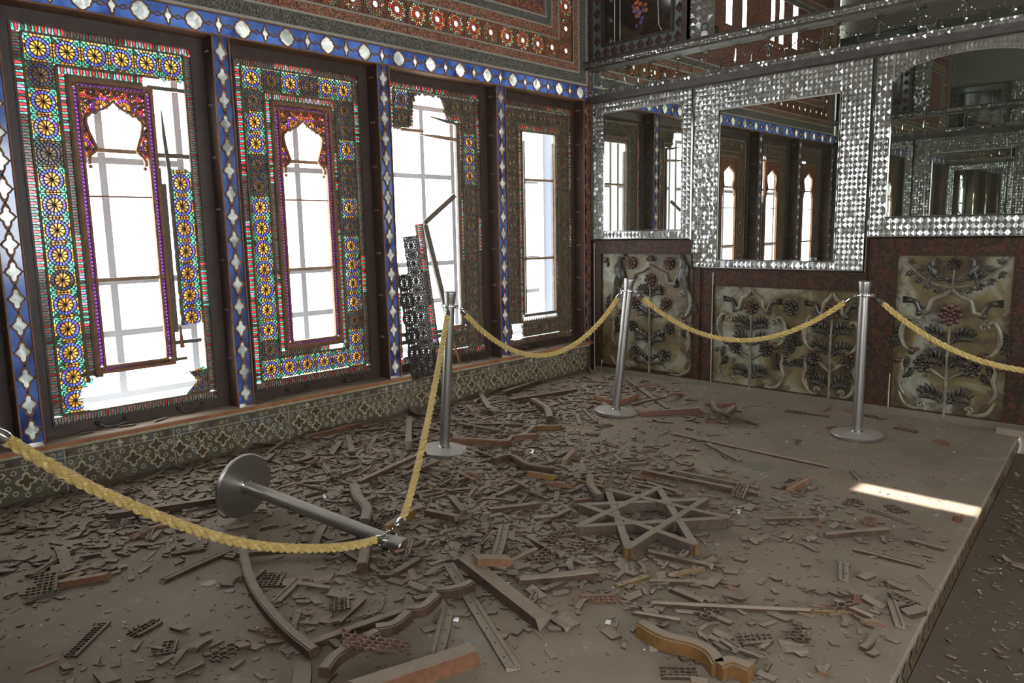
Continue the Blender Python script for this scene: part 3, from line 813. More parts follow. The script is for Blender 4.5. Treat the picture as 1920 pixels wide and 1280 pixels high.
    for u in (-.53, -.19, .19, .53) if k != 3 else (-.53, -.26, .05, .53):
        s.box(u - .022, u + .022, Z0, Z1, H0, H1)
    for z in (.38, .78, 1.11, 1.86, 2.43): s.box(-.53, .53, z - .02, z + .02, H0 + .003, H1 - .003)
    so = s.build('steel_outer_sash', [M['steelframe']], root)
    g = MB(); g.map = mp
    g.add([(-.53, Z0, -.44), (.53, Z0, -.44), (.53, Z1, -.44), (-.53, Z1, -.44)], [(0, 1, 2, 3)])
    g.build('outer_pane', [M['pane']], root)
    # iron hooks on the bottom rail
    for i, u in enumerate((-.16, .30)):
        h = MB(); h.map = mp
        h.tube([(u - .09, .325, .014), (u - .085, .322, .05), (u - .06, .306, .062), (u, .300, .058), (u + .06, .310, .05)], .006, 6, 0)
        h.tube([(u + .06, .335, .012), (u + .062, .328, .04), (u + .058, .308, .052)], .006, 6, 0)
        h.ellipsoid((u - .09, .326, .02), ((.014, 0, 0), (0, .012, 0), (0, 0, .010)), 0); h.ellipsoid((u + .06, .336, .02), ((.012, 0, 0), (0, .011, 0), (0, 0, .009)), 0)
        h.build('window_latch', [M['iron']], root)
    return root
# which panes get a darker tint in place of missing light from behind: chosen per window from the photograph
d1 = lambda i, j: (i == 0 and j in (1, 4)) or (j == 14 and i > 1)
d2 = lambda i, j: (j == 0 and i in (1, 3)) or (i == 0 and j in (1, 4, 5, 13)) or (i == 5 and j in (1, 2, 4, 5, 7, 12))
d3 = lambda i, j: not (i == 5 and j in (2, 3, 4)) and not (i == 0 and j == 0)
d4 = lambda i, j: True
W = {}
W[0] = window(0, 'window_1', [[(-.38, .385), (-.25, .385), (-.25, .54), (-.38, .54)], [(-.228, .57), (.23, .57), (.23, .62), (-.228, .62)],
        [(-.185, .62), (.195, .62), (.195, 2.19), (-.185, 2.19)]], False, d4)
W[1] = window(1, 'window_2', [[(-.43, 2.16), (-.24, 2.20), (-.235, 2.34), (-.20, 2.43), (.05, 2.44), (.10, 2.27), (.225, 2.26), (.225, .61), (.03, .60), (.0, .45), (-.10, .40), (-.43, .41), (-.43, .9)],
        [(-.47, .92), (-.40, .92), (-.40, 2.12), (-.43, 2.17), (-.47, 2.17)]], False, d3)
W[2] = window(2, 'window_3', [[(.12, .56), (.23, .56), (.23, .592), (.12, .592)], [(.265, 2.31), (.285, 2.31), (.28, 2.34)]], True, d2)
W[3] = window(3, 'window_4', [[(.205, 1.785), (.411, 1.785), (.411, 2.303), (.205, 2.303), (.18, 2.303), (.18, 2.27)] , [(.232, .60), (.265, .60), (.282, .84), (.282, 1.79), (.232, 1.79)],
        [(.23, .56), (.411, .56), (.411, .845), (.23, .845)],
        [(-.30, .407), (-.325, .49), (-.29, .56), (-.19, .60), (-.16, .632), (.28, .640), (.40, .60), (.36, .56), (.30, .53), (.37, .48), (.24, .40), (.0, .40)]], True, d1)
W[4] = window(4, 'window_5', [[(.1, 2.27), (.22, 2.27), (.22, 2.30), (.1, 2.30)]], True, lambda i, j: (i + j) % 4 == 0)

b = MB(); xa, xb = onto(1018, 420, 1, .52).x + .6, onto(1050, 420, 1, .52).x + .6
b.map = lambda u, z, h: (u, -h, z - ZB); b.box(xa, xb, .45, 2.40, -.42, -.36); b.build('pale_blue_jamb', [M['bluejamb']], W[0])
b = MB(); b.map = lambda u, z, h: (u, -h, z - ZB); b.box(xa - .035, xa, .45, 2.40, -.43, -.35); b.build('steel_mullion', [M['steelframe']], W[0])
# loose rails still crossing the openings
def rail(px, name_, k, u0, u1, z, w, mat, label=None, y=0.0, dz=0.0, d=.012):
    b = MB(); b.map = lambda u, zz, h: (u, -h, zz - ZB)
    b.add([(u0, z - w / 2, y - d), (u1, z - w / 2 + dz, y - d), (u1, z + w / 2 + dz, y - d), (u0, z + w / 2, y - d), (u0, z - w / 2, y + d), (u1, z - w / 2 + dz, y + d), (u1, z + w / 2 + dz, y + d), (u0, z + w / 2, y + d)],
          [(0, 3, 2, 1), (4, 5, 6, 7), (0, 1, 5, 4), (1, 2, 6, 5), (2, 3, 7, 6), (3, 0, 4, 7)])
    return b.build(name_, [M[mat]], W[k])
rail(0, 'wooden_rail', 0, -.19, .20, 1.835, .022, 'paleslat'); rail(0, 'wooden_rail', 0, -.22, .20, 1.125, .022, 'paleslat')
rail(0, 'wooden_rail', 0, -.22, .26, .605, .028, 'greywood'); rail(0, 'wooden_rail', 0, -.20, -.185, 1.4, 1.55, 'greywood') 
rail(0, 'wooden_rail', 0, .19, .20, 1.4, 1.55, 'greywood')
for k in (2, 3, 4):
    rail(0, 'wooden_rail', k, -.17, .17, 1.878, .022, 'paleslat', y=-.02); rail(0, 'wooden_rail', k, -.17, .17, 1.618, .010, 'brown', y=-.01)
    rail(0, 'wooden_rail', k, -.19, .20 if k != 3 else .24, 1.146, .020, 'paleslat', y=-.0)
rail(0, 'wooden_rail', 3, .20, .42, 1.868, .026, 'greywood', y=-.02); rail(0, 'wooden_rail', 3, .20, .42, 2.255, .022, 'greywood', y=-.01)
rail(0, 'wooden_rail', 3, .20, .40, .735, .022, 'greywood', y=-.01); rail(0, 'wooden_rail', 3, -.30, .30, .612, .018, 'greywood', y=-.01, dz=.02)
rail(0, 'wooden_rail', 3, .235, .262, 1.25, .90, 'greywood', y=-.01)
rail(0, 'wooden_rail', 1, -.42, .10, .585, .03, 'greywood', y=-.01, dz=-.02); rail(0, 'wooden_rail', 1, -.42, .0, .52, .03, 'greywood', y=-.012, dz=.015)
rail(0, 'wooden_rail', 1, .20, .225, 1.4, 1.7, 'greywood', y=-.0)
rail(0, 'wooden_rail', 1, -.36, -.14, 2.165, .022, 'paleslat', y=.0)
# splinters hanging in the broken lights
def spike(k, pts, w, mat, name_='splinter'):
    b = MB(); b.map = lambda u, zz, h: (u, -h, zz - ZB)
    n_ = len(pts)
    for i in range(n_ - 1):
        a, c = pts[i], pts[i + 1]; wa = w * (a[2] if len(a) > 2 else 1); wc = w * (c[2] if len(c) > 2 else 1)
        dx, dz = c[0] - a[0], c[1] - a[1]; L = math.hypot(dx, dz); nx, nz = -dz / L, dx / L
        b.add([(a[0] + nx * wa / 2, a[1] + nz * wa / 2, -.006), (a[0] - nx * wa / 2, a[1] - nz * wa / 2, -.006), (c[0] - nx * wc / 2, c[1] - nz * wc / 2, -.006), (c[0] + nx * wc / 2, c[1] + nz * wc / 2, -.006),
               (a[0] + nx * wa / 2, a[1] + nz * wa / 2, .008), (a[0] - nx * wa / 2, a[1] - nz * wa / 2, .008), (c[0] - nx * wc / 2, c[1] - nz * wc / 2, .008), (c[0] + nx * wc / 2, c[1] + nz * wc / 2, .008)],
              [(0, 3, 2, 1), (4, 5, 6, 7), (0, 1, 5, 4), (1, 2, 6, 5), (2, 3, 7, 6), (3, 0, 4, 7)])
    return b.build(name_, [M[mat]], W[k])
spike(3, [(.268, 2.13, .2), (.272, 1.98, .9), (.286, 1.78, 1), (.290, 1.3, 1), (.292, .84, .8)], .022, 'greywood')
spike(3, [(.275, .70, .9), (.272, .84, .3)], .03, 'brown')
spike(1, [(-.06, 2.285, .4), (.10, 2.262, 1.2), (.30, 2.245, 1)], .02, 'greywood'); spike(1, [(-.17, 2.14, .3), (.0, 2.135, 1), (.20, 2.125, 1.1)], .026, 'paleslat')
spike(1, [(-.30, .47, .8), (-.16, .52, 1), (-.12, .53, .5)], .02, 'brown'); spike(1, [(-.25, .50, .8), (-.27, .55, .5)], .02, 'brown')
spike(2, [(.10, 2.62, 0.2), (.10, 2.6, .2)], .001, 'brown') if False else None

# ------------------------------------------------------------------ great screen above the frieze
gs = thing('trim_%d' % n, None, None, (-3, .02, 2.712)); gs['kind'] = 'structure'; n += 1
def mpg(u, z, h): return (u + 3, -h - .02, z - 2.712)
X0, X1, Z0_, Z1_ = LX + .05, -.05, 2.712, 4.80
def band(off, w, mat, h, nm, bld):
    b = MB(); b.map = mpg
    b.rectring(X0 + off, X1 - off, Z0_ + off * .9, Z1_ - off * .9, w, h - .012, h)
    return b.build(nm, [M[mat]], gs)
band(0.0, .016, 'metalstrip', .014, 'mirror_strip', 0)
band(0.016, .10, 'band_dark', .004, 'woven_band', 0)
band(0.112, .014, 'metalstrip', .010, 'mirror_strip', 0)
band(0.126, .075, 'band_red', .004, 'star_band', 0)
band(0.196, .012, 'metalstrip', .010, 'mirror_strip', 0)
band(0.392, .014, 'metalstrip', .010, 'mirror_strip', 0)
band(0.406, .085, 'band_red', .004, 'star_band', 0)
band(0.488, .012, 'metalstrip', .010, 'mirror_strip', 0)
band(0.50, .07, 'band_dark', .004, 'woven_band', 0)
band(0.566, .014, 'metalstrip', .010, 'mirror_strip', 0)
b = MB(); b.map = mpg; xa = X0 + .575; OP = [(-4.55, -4.40), (-4.12, -4.00), (-3.86, -3.76), (-3.10, -3.00), (-2.74, -2.60), (-1.90, -1.80), (-1.5, -1.35)]
b.add([(xa, Z0_ + .52, -.004), (X1 - .575, Z0_ + .52, -.004), (X1 - .575, 3.74, -.004), (xa, 3.74, -.004)], [(0, 1, 2, 3)])
for o0, o1 in OP + [(X1 - .575, X1 - .575)]:
    b.add([(xa, 3.74, -.004), (o0, 3.74, -.004), (o0, Z1_ - .52, -.004), (xa, Z1_ - .52, -.004)], [(0, 1, 2, 3)]); xa = o1
b.build('inner_lattice_panel', [M['band_inner']], gs)
R_ = Jali(mpg, [], 9); R_.depth = .008; bk = MB(); bk.map = mpg
ws = MB(); ws.map = mpg
def star(cx, cz, a, lit):
    R = R_.r; A = []; 
    def pt(r, t): return (cx + r * math.cos(t), cz + r * math.sin(t))
    for k in range(20):
        t = 2 * PI * k / 20; q = max(abs(math.cos(t)), abs(math.sin(t))); A.append((cx + .095 * math.cos(t) / q, cz + .095 * math.sin(t) / q))
    A2 = []
    for k in range(20):
        A2.append(A[k])
    bk.ring(A2, [pt(.080, 2 * PI * k / 20) for k in range(20)], -.012, -.002)
    for sx in (-1, 1):
        for sz in (-1, 1):
            bk.add([(cx + sx * .095, cz + sz * .095, -.002), (cx + sx * .095, cz + sz * .0690, -.002), (cx + sx * .0690, cz + sz * .095, -.002)], [(0, 1, 2)])
    ws.prism([pt(.025, 2 * PI * k / 10) for k in range(10)], -.002, .002)
    R_.l.ring([pt(.027, 2 * PI * k / 10) for k in range(10)], [pt(.0225, 2 * PI * k / 10) for k in range(10)], 0, .008)
    lay = [(.025, .036, 10, ('red', 'red', 'red'), 0), (.036, .050, 10, ('red', 'orange', 'red'), .5), (.050, .064, 20, ('yellow', 'orange', 'white', 'red'), .5), (.064, .080, 20, ('green', 'teal', 'green', 'yellow', 'red'), 0)]
    for r0, r1, nn, cs, off in lay:
        st = 2 * PI / nn
        for k in range(nn):
            t = st * (k + off); dm = (not lit) and R.random() < .85
            if r0 in (.036,) or (r0 == .064 and k % 2): dm = True
            R_.piece([pt(r0, t), pt(r1, t), pt(r1, t + st / 2), pt(r1, t + st), pt(r0, t + st)], R.choice(cs), dm)
            R_.bar(pt(r0, t), pt((r0 + r1) / 2, t + st * .12), .003); R_.bar(pt((r0 + r1) / 2, t + st * .12), pt(r1, t), .003); R_.bar(pt(r1, t), pt(r1, t + st / 2), .003); R_.bar(pt(r1, t + st / 2), pt(r1, t + st), .003)
            R_.bar(pt(r0, t + st / 2), pt(r1, t + st), .003)
    R_.bar((cx + a, cz - .095), (cx + a, cz + .095), .006)
xs_ = [-.35 - .19 * i for i in range(28)] + [LX + .35 - .0]
for i, xx in enumerate(xs_): star(xx, 2.986, .095, i in (2, 3, 4, 6, 7, 8, 9, 10, 14, 15, 19))
for j in range(8):
    star(-.35, 2.986 + .19 * (j + 1), .095, j == 1); star(LX + .35, 2.986 + .19 * (j + 1), .095, False)
    R_.bar((-.445, 3.081 + .19 * j), (-.255, 3.081 + .19 * j), .006)
bk.rectring(X0 + .19, X1 - .19, Z0_ + .165, Z1_ - .165, .0161, -.012, -.002)
bk.rectring(X0 + .385, X1 - .385, Z0_ + .357, Z1_ - .357, .012, -.012, -.002)
bk.box(X0 + .2, X1 - .2, Z1_ - .357, Z1_ - .163, -.012, -.002)
bk.build('lattice_ground', [M['band_red']], gs); ws.build('star_centre_glass', [M['whiteglass']], gs)
R_.l.build('star_lattice', [M['brown']], gs); R_.g.build('star_glass', [M['starglass']], gs)
mb = MB(); mb.box(-.05, -.004, -.02, .03, ZT, 4.80, 0); mb.box(-.05, -.004, -.012, .012, .288, ZT, 0); struct(mb, 'trim_%d' % n, [M['post']]); n += 1
# ------------------------------------------------------------------ mirror walls
# coordinates on a mirror wall: s runs from the corner towards the hall, z up, h out of the wall
def side_map(opposite, s0=0.0, z0=0.0):
    if opposite: return lambda s, z, h: (h, -(s - s0), z - z0)
    return lambda s, z, h: (-h, -(s - s0), z - z0)
def mosaic(b, s0, s1, z0, z1, cs, cz, h0, amp, rg, tilt=.05, mat=0):
    ns = max(1, int(round((s1 - s0) / cs))); nz = max(1, int(round((z1 - z0) / cz))); ds = (s1 - s0) / ns; dz = (z1 - z0) / nz
    for i in range(ns):
        for j in range(nz):
            a, c = s0 + i * ds, z0 + j * dz; g = .0012
            if rg.random() < .012: continue
            amp_ = amp * .72; px, pz = a + ds / 2 + rg.uniform(-.12, .12) * ds, c + dz / 2 + rg.uniform(-.12, .12) * dz; t = h0 + amp_ * rg.uniform(.7, 1.25)
            q = [(a + g, c + g), (a + ds - g, c + g), (a + ds - g, c + dz - g), (a + g, c + dz - g)]
            e = [h0 + rg.uniform(0, tilt) * ds for _ in range(4)]
            b.add([(q[k][0], q[k][1], e[k]) for k in range(4)] + [(px, pz, t)], [(0, 1, 4), (1, 2, 4), (2, 3, 4), (3, 0, 4)], mat)
    b.add([(s0, z0, h0 - .002), (s1, z0, h0 - .002), (s1, z1, h0 - .002), (s0, z1, h0 - .002)], [(0, 1, 2, 3)], mat)
def framed_mirror(opp, S0, S1, Z0, Z1, m0, m1, n0, n1, nm_label, seed, arch=0.0, x_off=0.0):
    sx = LX if opp else 0.0
    sc, zc = S0, Z0
    root = thing('wall_mirror', nm_label, 'mirror', (sx, -sc, zc)); mp = side_map(opp, sc, zc); rg = random.Random(seed)
    if opp: root['label'] = nm_label
    f = MB(); f.map = mp; H = .03
    f.box(S0, S1, Z0, Z1, 0.0, H - .004, 1)
    cs = .036
    mosaic(f, S0 + .012, m0 - .014, Z0 + .012, Z1, cs, .040, H, .013, rg); mosaic(f, m1 + .014, S1 - .012, Z0 + .012, Z1, cs, .040, H, .011, rg)
    mosaic(f, m0 - .014, m1 + .014, Z0 + .012, n0 - .010, cs * 1.1, .05, H, .014, rg)
    if arch <= 0: mosaic(f, m0 - .014, m1 + .014, n1 + .012, Z1, cs, .045, H, .013, rg)
    else:
        ns = 34; ds = (m1 - m0) / ns
        for i in range(ns):
            a = m0 + i * ds; u = (a + ds / 2 - m0) / (m1 - m0) * 2 - 1; zz = n1 + arch * math.sqrt(max(0, 1 - u * u)) + .004
            if Z1 - zz > .01: mosaic(f, a, a + ds, zz, Z1, ds, .04, H, .012, rg)
    # bevelled glass strips along the edges
    for (a, b_, c, d) in ((S0, S0 + .011, Z0, Z1), (S1 - .011, S1, Z0, Z1), (S0, S1, Z0, Z0 + .011), (m0 - .013, m0 - .001, n0 - .01, n1 + .01), (m1 + .001, m1 + .013, n0 - .01, n1 + .01), (m0 - .013, m1 + .013, n0 - .011, n0 - .001)):
        hh = H + .012
        if (b_ - a) < (d - c): f.add([(a, c, H - .004), ((a + b_) / 2, c, hh), (b_, c, H - .004), (a, d, H - .004), ((a + b_) / 2, d, hh), (b_, d, H - .004)], [(0, 1, 4, 3), (1, 2, 5, 4)], 2)
        else: f.add([(a, c, H - .004), (a, (c + d) / 2, hh), (a, d, H - .004), (b_, c, H - .004), (b_, (c + d) / 2, hh), (b_, d, H - .004)], [(0, 1, 4, 3), (1, 2, 5, 4)], 2)
    f.build('mosaic_frame', [M['mosaic'], M['metalstrip'], M['crystal']], root)
    p = MB(); p.map = mp
    if arch <= 0: p.prism([(m0, n0), (m1, n0), (m1, n1), (m0, n1)], H - .003, H + .002, 0)
    else:
        top = [(m0 + (m1 - m0) * t / 24, n1 + arch * math.sqrt(max(0, 1 - (t / 12 - 1) ** 2))) for t in range(24, -1, -1)]
        cur = [(m0 + .005, n1 - .005), (2.84 - S0 + S0, 2.302), (2.905, 2.16), (2.925, 2.05), (2.937, 1.774), (2.95, n0)]
        seam = [(2.714, 2.36), (2.78, 2.335), (2.84, 2.30), (2.89, 2.22), (2.92, 2.10), (2.935, 1.9), (2.94, 1.7), (2.953, n0)]
        tt = [q for q in top if q[0] > 2.7]
        p.prism([(m0, n0), (2.951, n0)] + seam[::-1][1:] + [(m0, 2.36)], H - .003, H + .001, 0)
        p.prism([(2.955, n0), (m1, n0)] + tt[:-1] + [(a + .002, b_ + .001) for a, b_ in seam[:-1]], H - .003, H + .004, 0)
    p.build('mirror_pane', [M['mirror']], root)
    return root
T_ = [(.07, 1.128, 1.28, 2.545, .20, 1.02, 1.368, 2.442, 'small clean mirror in silver mosaic frame beside the room corner and window wall', 0),
      (1.135, 2.575, 1.03, 2.545, 1.385, 2.345, 1.112, 2.330, 'large rectangular mirror hanging lowest with wide silver mosaic border, behind the middle stanchions', 0),
      (2.582, 3.73, 1.28, 2.545, 2.712, 3.60, 1.432, 2.350, 'arched-top greenish mirror with curved seam in silver mosaic frame at right edge', .135)]
Q_ = ['small mosaic-framed mirror on the opposite wall, seen only in reflection', 'large mirror in mosaic frame on the opposite wall, seen only as a reflection', 'arched mirror in mosaic frame on the opposite wall, seen only as a reflection']
for opp in (False, True):
    for i, t in enumerate(T_):
        framed_mirror(opp, *t[:8], (Q_[i] if opp else t[8]), 21 + i + 7 * opp, t[9])

def cornice(opp, nm):
    root = thing(nm, None, None, (LX if opp else 0, 0, 2.55)); root['kind'] = 'structure'; mp = side_map(opp, 0, 2.55); rg = random.Random(8 + opp)
    S = 3.95
    b = MB(); b.map = mp
    b.add([(.02, 2.555, 0), (S, 2.555, 0), (S, 2.555, .075), (.02, 2.555, .075), (.02, 2.603, .085), (S, 2.603, .085), (.02, 2.603, .0), (S, 2.603, .0)], [(0, 1, 2, 3), (3, 2, 5, 4), (4, 5, 7, 6)])
    b.box(.02, S, 2.846, 2.862, 0, .10); b.box(.02, S, 2.908, 2.918, 0, .115)
    b.build('dark_rail', [M['lattice_dark']], root)
    f = MB(); f.map = mp
    mosaic(f, .03, S, 2.606, 2.634, .036, .028, .060, .016, rg, .2); mosaic(f, .03, S, 2.634, 2.656, .036, .022, .040, .014, rg, .2)
    mosaic(f, .03, S, 2.864, 2.906, .030, .021, .088, .014, rg, .25)
    f.build('mosaic_strip', [M['mosaic']], root)
    p = MB(); p.map = mp; p.box(.02, S, 2.655, 2.848, 0, .012); p.build('frieze_mirror', [M['mirror']], root)
    t = MB(); t.map = mp
    i = 0; s = .15
    def drop(s, z, L, w):
        t.lathe([(0.002, 0), (w * .35, -L * .05), (w * .5, -L * .3), (w, -L * .82), (w * .9, -L * .86), (w * .3, -L * .9), (w * .55, -L * .95), (0.001, -L)], 5, 0, Matrix.Translation((s, z, .026)) @ Matrix.Rotation(PI / 2, 4, 'X').inverted() @ Matrix.Identity(4)) if False else None
        prof = [(0.0, .002), (.05, .3), (.3, .45), (.80, 1), (.86, .9), (.90, .3), (.95, .55), (1.0, .05)]
        rings = []
        for q, r in prof:
            rr = r * w; zz = z - q * L
            rings.append([(s - rr, zz, .013), (s - rr * .5, zz, .013 + rr * .9), (s + rr * .5, zz, .013 + rr * .9), (s + rr, zz, .013)])
        for a in range(len(rings) - 1):
            t.add(rings[a] + rings[a + 1], [(0, 1, 5, 4), (1, 2, 6, 5), (2, 3, 7, 6)])
    while s < S:
        # fan-shaped pin at the top with a long pendant
        for k in range(9):
            a = PI + PI * k / 8
            t.add([(s, 2.842, .018), (s + .012 * math.cos(a - .12) * 2.6, 2.842 + .012 * 2.6 * math.sin(a - .12), .016), (s + .036 * math.cos(a), 2.842 + .036 * math.sin(a), .022), (s + .012 * math.cos(a + .12) * 2.6, 2.842 + .012 * 2.6 * math.sin(a + .12), .016)], [(0, 1, 2, 3)])
        t.tube([(s + .014 * math.cos(2 * PI * k / 10), 2.846 + .014 * math.sin(2 * PI * k / 10), .09) for k in range(10)], .0028, 5, 1, closed=True)
        drop(s, 2.80, .125, .015)
        # swag of small cut mirrors to the next pin
        for k in range(1, 14):
            u = k / 14; ss = s + .27 * u; zz = 2.80 - .075 * 4 * u * (1 - u)
            r = .009 * rg.uniform(.7, 1.2); r2 = rg.uniform(-.3, .3)
            t.add([(ss + r * math.cos(r2 + PI / 2 * m_), zz + r * math.sin(r2 + PI / 2 * m_), .013) for m_ in range(4)] + [(ss + rg.uniform(-.003, .003), zz + rg.uniform(-.003, .003), .020)], [(0, 1, 4), (1, 2, 4), (2, 3, 4), (3, 0, 4)])
        drop(s + .135, 2.735, .075, .010)
        s += .27
    t.build('cut_mirror_tassels', [M['crystal'], M['iron']], root)
    return root
cornice(False, 'trim_%d' % n); n += 1
cornice(True, 'trim_%d' % n); n += 1

# upper storey: painted glass panel, mosaic strip and tall mirrors
def upper(opp, lab1, lab2):
    X = LX if opp else 0.0
    mp = side_map(opp, .03, 2.92)
    r = thing('painted_panel', lab1, 'panel', (X, -.03, 2.92)); f = MB(); f.map = mp
    f.rectring(.03, 1.07, 2.92, 4.1, .025, 0, .05, 0); f.rectring(.165, .925, 3.035, 3.98, .02, .01, .045, 0)
    f.box(1.02, 1.07, 2.92, 4.1, 0, .06, 0)
    f.build('panel_frame', [M['lattice_dark']], r)
    g = MB(); g.map = mp; g.rectring(.05, 1.03, 2.94, 4.08, .12, 0, .02); g.build('border_ground', [M['greyglass']], r)
    d = MB(); d.map = mp; rg = random.Random(4)
    def dia(s, z):
        d.add([(s - .043, z, .021), (s, z - .05, .021), (s + .043, z, .021), (s, z + .05, .021), (s, z, .032)], [(0, 1, 4), (1, 2, 4), (2, 3, 4), (3, 0, 4)], 0)
        d.ellipsoid((s, z, .028), ((.010, 0, 0), (0, .012, 0), (0, 0, .008)), 1, 8, 6)
    s = .105
    for k in range(10): dia(.11 + .095 * k, 2.988)
    for k in range(9): dia(.106, 3.10 + .12 * k); dia(.978, 3.10 + .12 * k)
    d.build('diamond_boss', [M['petal'], M['leaf']], r)
    p = MB(); p.map = mp; p.box(.18, .91, 3.05, 3.97, 0, .012); p.build('painted_glass', [M['darkglass']], r)
    w = MB(); w.map = mp
    w.tube([(.30, 3.06, .016), (.30, 3.95, .016)], .004, 5); w.tube([(.36, 3.06, .016), (.36, 3.95, .016)], .003, 5)
    w.tube([(.80, 3.07, .016), (.77, 3.12, .016), (.76, 3.3, .016), (.76, 3.9, .016)], .003, 5)
    w.build('white_line', [M['whitepaint']], r)
    fl = MB(); fl.map = mp
    for k in range(26):
        a = rg.uniform(0, 2 * PI); q = rg.random() ** .7
        c = (.55 + .13 * q * math.cos(a), 3.27 + .12 * q * math.sin(a), .0145)
        fl.ellipsoid(c, ((.022 * rg.uniform(.6, 1.2), .006, 0), (-.004, .018, 0), (0, 0, .003)), rg.choice((0, 0, 1, 2)), 7, 4)
    fl.build('painted_flowers', [M['orangepaint'], M['bluepaint'], M['petal']], r)
    r = thing('wall_mirror', lab2, 'mirror', (X, -1.08, 2.92)); mp = side_map(opp, 1.08, 2.92)
    f = MB(); f.map = mp; rg = random.Random(12)
    mosaic(f, 1.08, 1.30, 2.925, 4.1, .055, .06, .02, .018, rg, .2); f.box(1.08, 1.30, 2.92, 4.1, 0, .016, 1)
    f2 = MB(); f2.map = mp; f2.box(2.92, 3.9, 2.92, 4.1, 0, .016, 1); mosaic(f2, 2.92, 3.9, 2.925, 4.1, .055, .06, .02, .018, rg, .2); f2.build('mosaic_strip', [M['mosaic'], M['metalstrip']], r)
    f.build('mosaic_frame', [M['mosaic'], M['metalstrip']], r)
    p = MB(); p.map = mp; p.prism([(1.305, 2.925), (2.915, 2.925), (2.915, 4.1), (1.305, 4.1)], 0, .014); p.build('mirror_pane', [M['mirror']], r)
M['greyglass'] = simple('grey_green_border_glass', lin(112, 122, 118), 0.15, 0.2)
def darkglass():
    m, nt, out = nmat('dark_painted_glass'); v = worldpos(nt); n_ = noise(nt, 5, 4, v, .6, .8)
    c = ramp(nt, n_, [(.35, lin(34, 30, 26)), (.55, lin(52, 46, 38)), (.7, lin(84, 64, 46))]); principled(nt, out, c, .12, .0, None, .7); return m
M['darkglass'] = darkglass(); M['orangepaint'] = simple('orange_paint', lin(178, 96, 52), .4); M['bluepaint'] = simple('violet_paint', lin(92, 84, 130), .4)
upper(False, 'painted flower panel with diamond-studded border above the cornice near the corner', 'tall clear mirror above the tasselled cornice reflecting bright upper openings')
upper(True, 'painted panel with diamond border high on the opposite wall, seen only in reflection', 'tall mirror high on the opposite wall, seen only in reflection')
# small round lamp holder standing on the cornice
r = thing('lamp_holder', 'small white lamp holder with dark ring standing on the cornice by the tall mirror', 'lamp', (-.10, -1.262, 2.919))
b = MB(); b.lathe([(.028, 0), (.030, .012), (.024, .03), (.016, .04)], 20); b.build('base', [M['whitepaint']], r, True)
b = MB(); b.tube([(0.0, .030 * math.cos(2 * PI * k / 20), .072 + .030 * math.sin(2 * PI * k / 20)) for k in range(20)], .006, 8, closed=True); b.build('ring', [M['iron']], r, True)
b = MB(); b.ellipsoid((0, 0, .072), ((.006, 0, 0), (0, .024, 0), (0, 0, .024)), 0, 16, 10); b.build('lens', [M['greyglass']], r, True)

# ------------------------------------------------------------------ carved marble dado
def flower(mb, s, z, r, h, npet=10, tilt=0):
    for k in range(npet):
        a = 2 * PI * k / npet + tilt; c, d = math.cos(a), math.sin(a)
        mb.ellipsoid((s + c * r * .66, z + d * r * .66, h + .012), ((c * r * .35, d * r * .35, .006), (-d * r * .29, c * r * .29, 0), (0, 0, .018)), 0, 8, 5)
    for k in range(npet):
        a = 2 * PI * (k + .5) / npet + tilt; c, d = math.cos(a), math.sin(a)
        mb.ellipsoid((s + c * r * .36, z + d * r * .36, h + .030), ((c * r * .20, d * r * .20, .003), (-d * r * .16, c * r * .16, 0), (0, 0, .010)), 0, 7, 5)
    mb.ellipsoid((s, z, h + .034), ((r * .2, 0, 0), (0, r * .2, 0), (0, 0, .016)), 1, 10, 6)
def leaf(mb, s, z, L, ang, h, curl=1, wid=.3):
    """feathered acanthus leaf curling outwards"""
    n_ = 7; pts = []
    a = ang
    p = Vector((s, z)); P = [p.copy()]
    for i in range(n_):
        p = p + Vector((math.cos(a), math.sin(a))) * L / n_; a -= curl * .16 * (1 + i * .25); P.append(p.copy())
    for i in range(n_):
        d = (P[i + 1] - P[i]).normalized(); nn = Vector((-d.y, d.x)); w = L * wid * math.sin(PI * (i + 1.2) / (n_ + 1.6))
        c = (P[i] + P[i + 1]) / 2
        for sg in (-1, 1):
            e = (d * .75 + nn * sg * .9).normalized(); m_ = c + e * w * .5
            f2 = Vector((-e.y, e.x))
            mb.ellipsoid((m_.x, m_.y, h + .008), ((e.x * w * .62, e.y * w * .62, .004), (f2.x * w * .2, f2.y * w * .2, 0), (0, 0, .016)), 0, 6, 5)
    mb.tube([(q.x, q.y, h + .016) for q in P], [.006 * (1 - .6 * i / n_) for i in range(n_ + 1)], 6)
def curve(pts, n_=8):
    """Catmull-Rom through 2-D or 3-D points"""
    P = [Vector(p) for p in pts]; out = []
    for i in range(len(P) - 1):
        a = P[max(i - 1, 0)]; b = P[i]; c = P[i + 1]; d = P[min(i + 2, len(P) - 1)]
        for k in range(n_):
            t = k / n_
            out.append(.5 * ((2 * b) + (c - a) * t + (2 * a - 5 * b + 4 * c - d) * t * t + (3 * b - a - 3 * c + d) * t ** 3))
    out.append(P[-1]); return out
def scroll(mb, pts, r, h, taper=True):
    C = curve(pts, 6); m_ = len(C)
    mb.tube([(q[0], q[1], h + r * .5) for q in C], [r * (1 - .45 * abs(2 * i / m_ - 1)) if taper else r for i in range(m_)], 8)
def spiral(mb, s, z, r, sx, h, w=.011):
    pts = [(s + sx * r * (1 - t / 14) * math.cos(t * .6), z + r * (1 - t / 14) * math.sin(t * .6), h + w * .6) for t in range(13)]
    mb.tube(pts, [w * (1 - .4 * i / 13) for i in range(13)], 7)
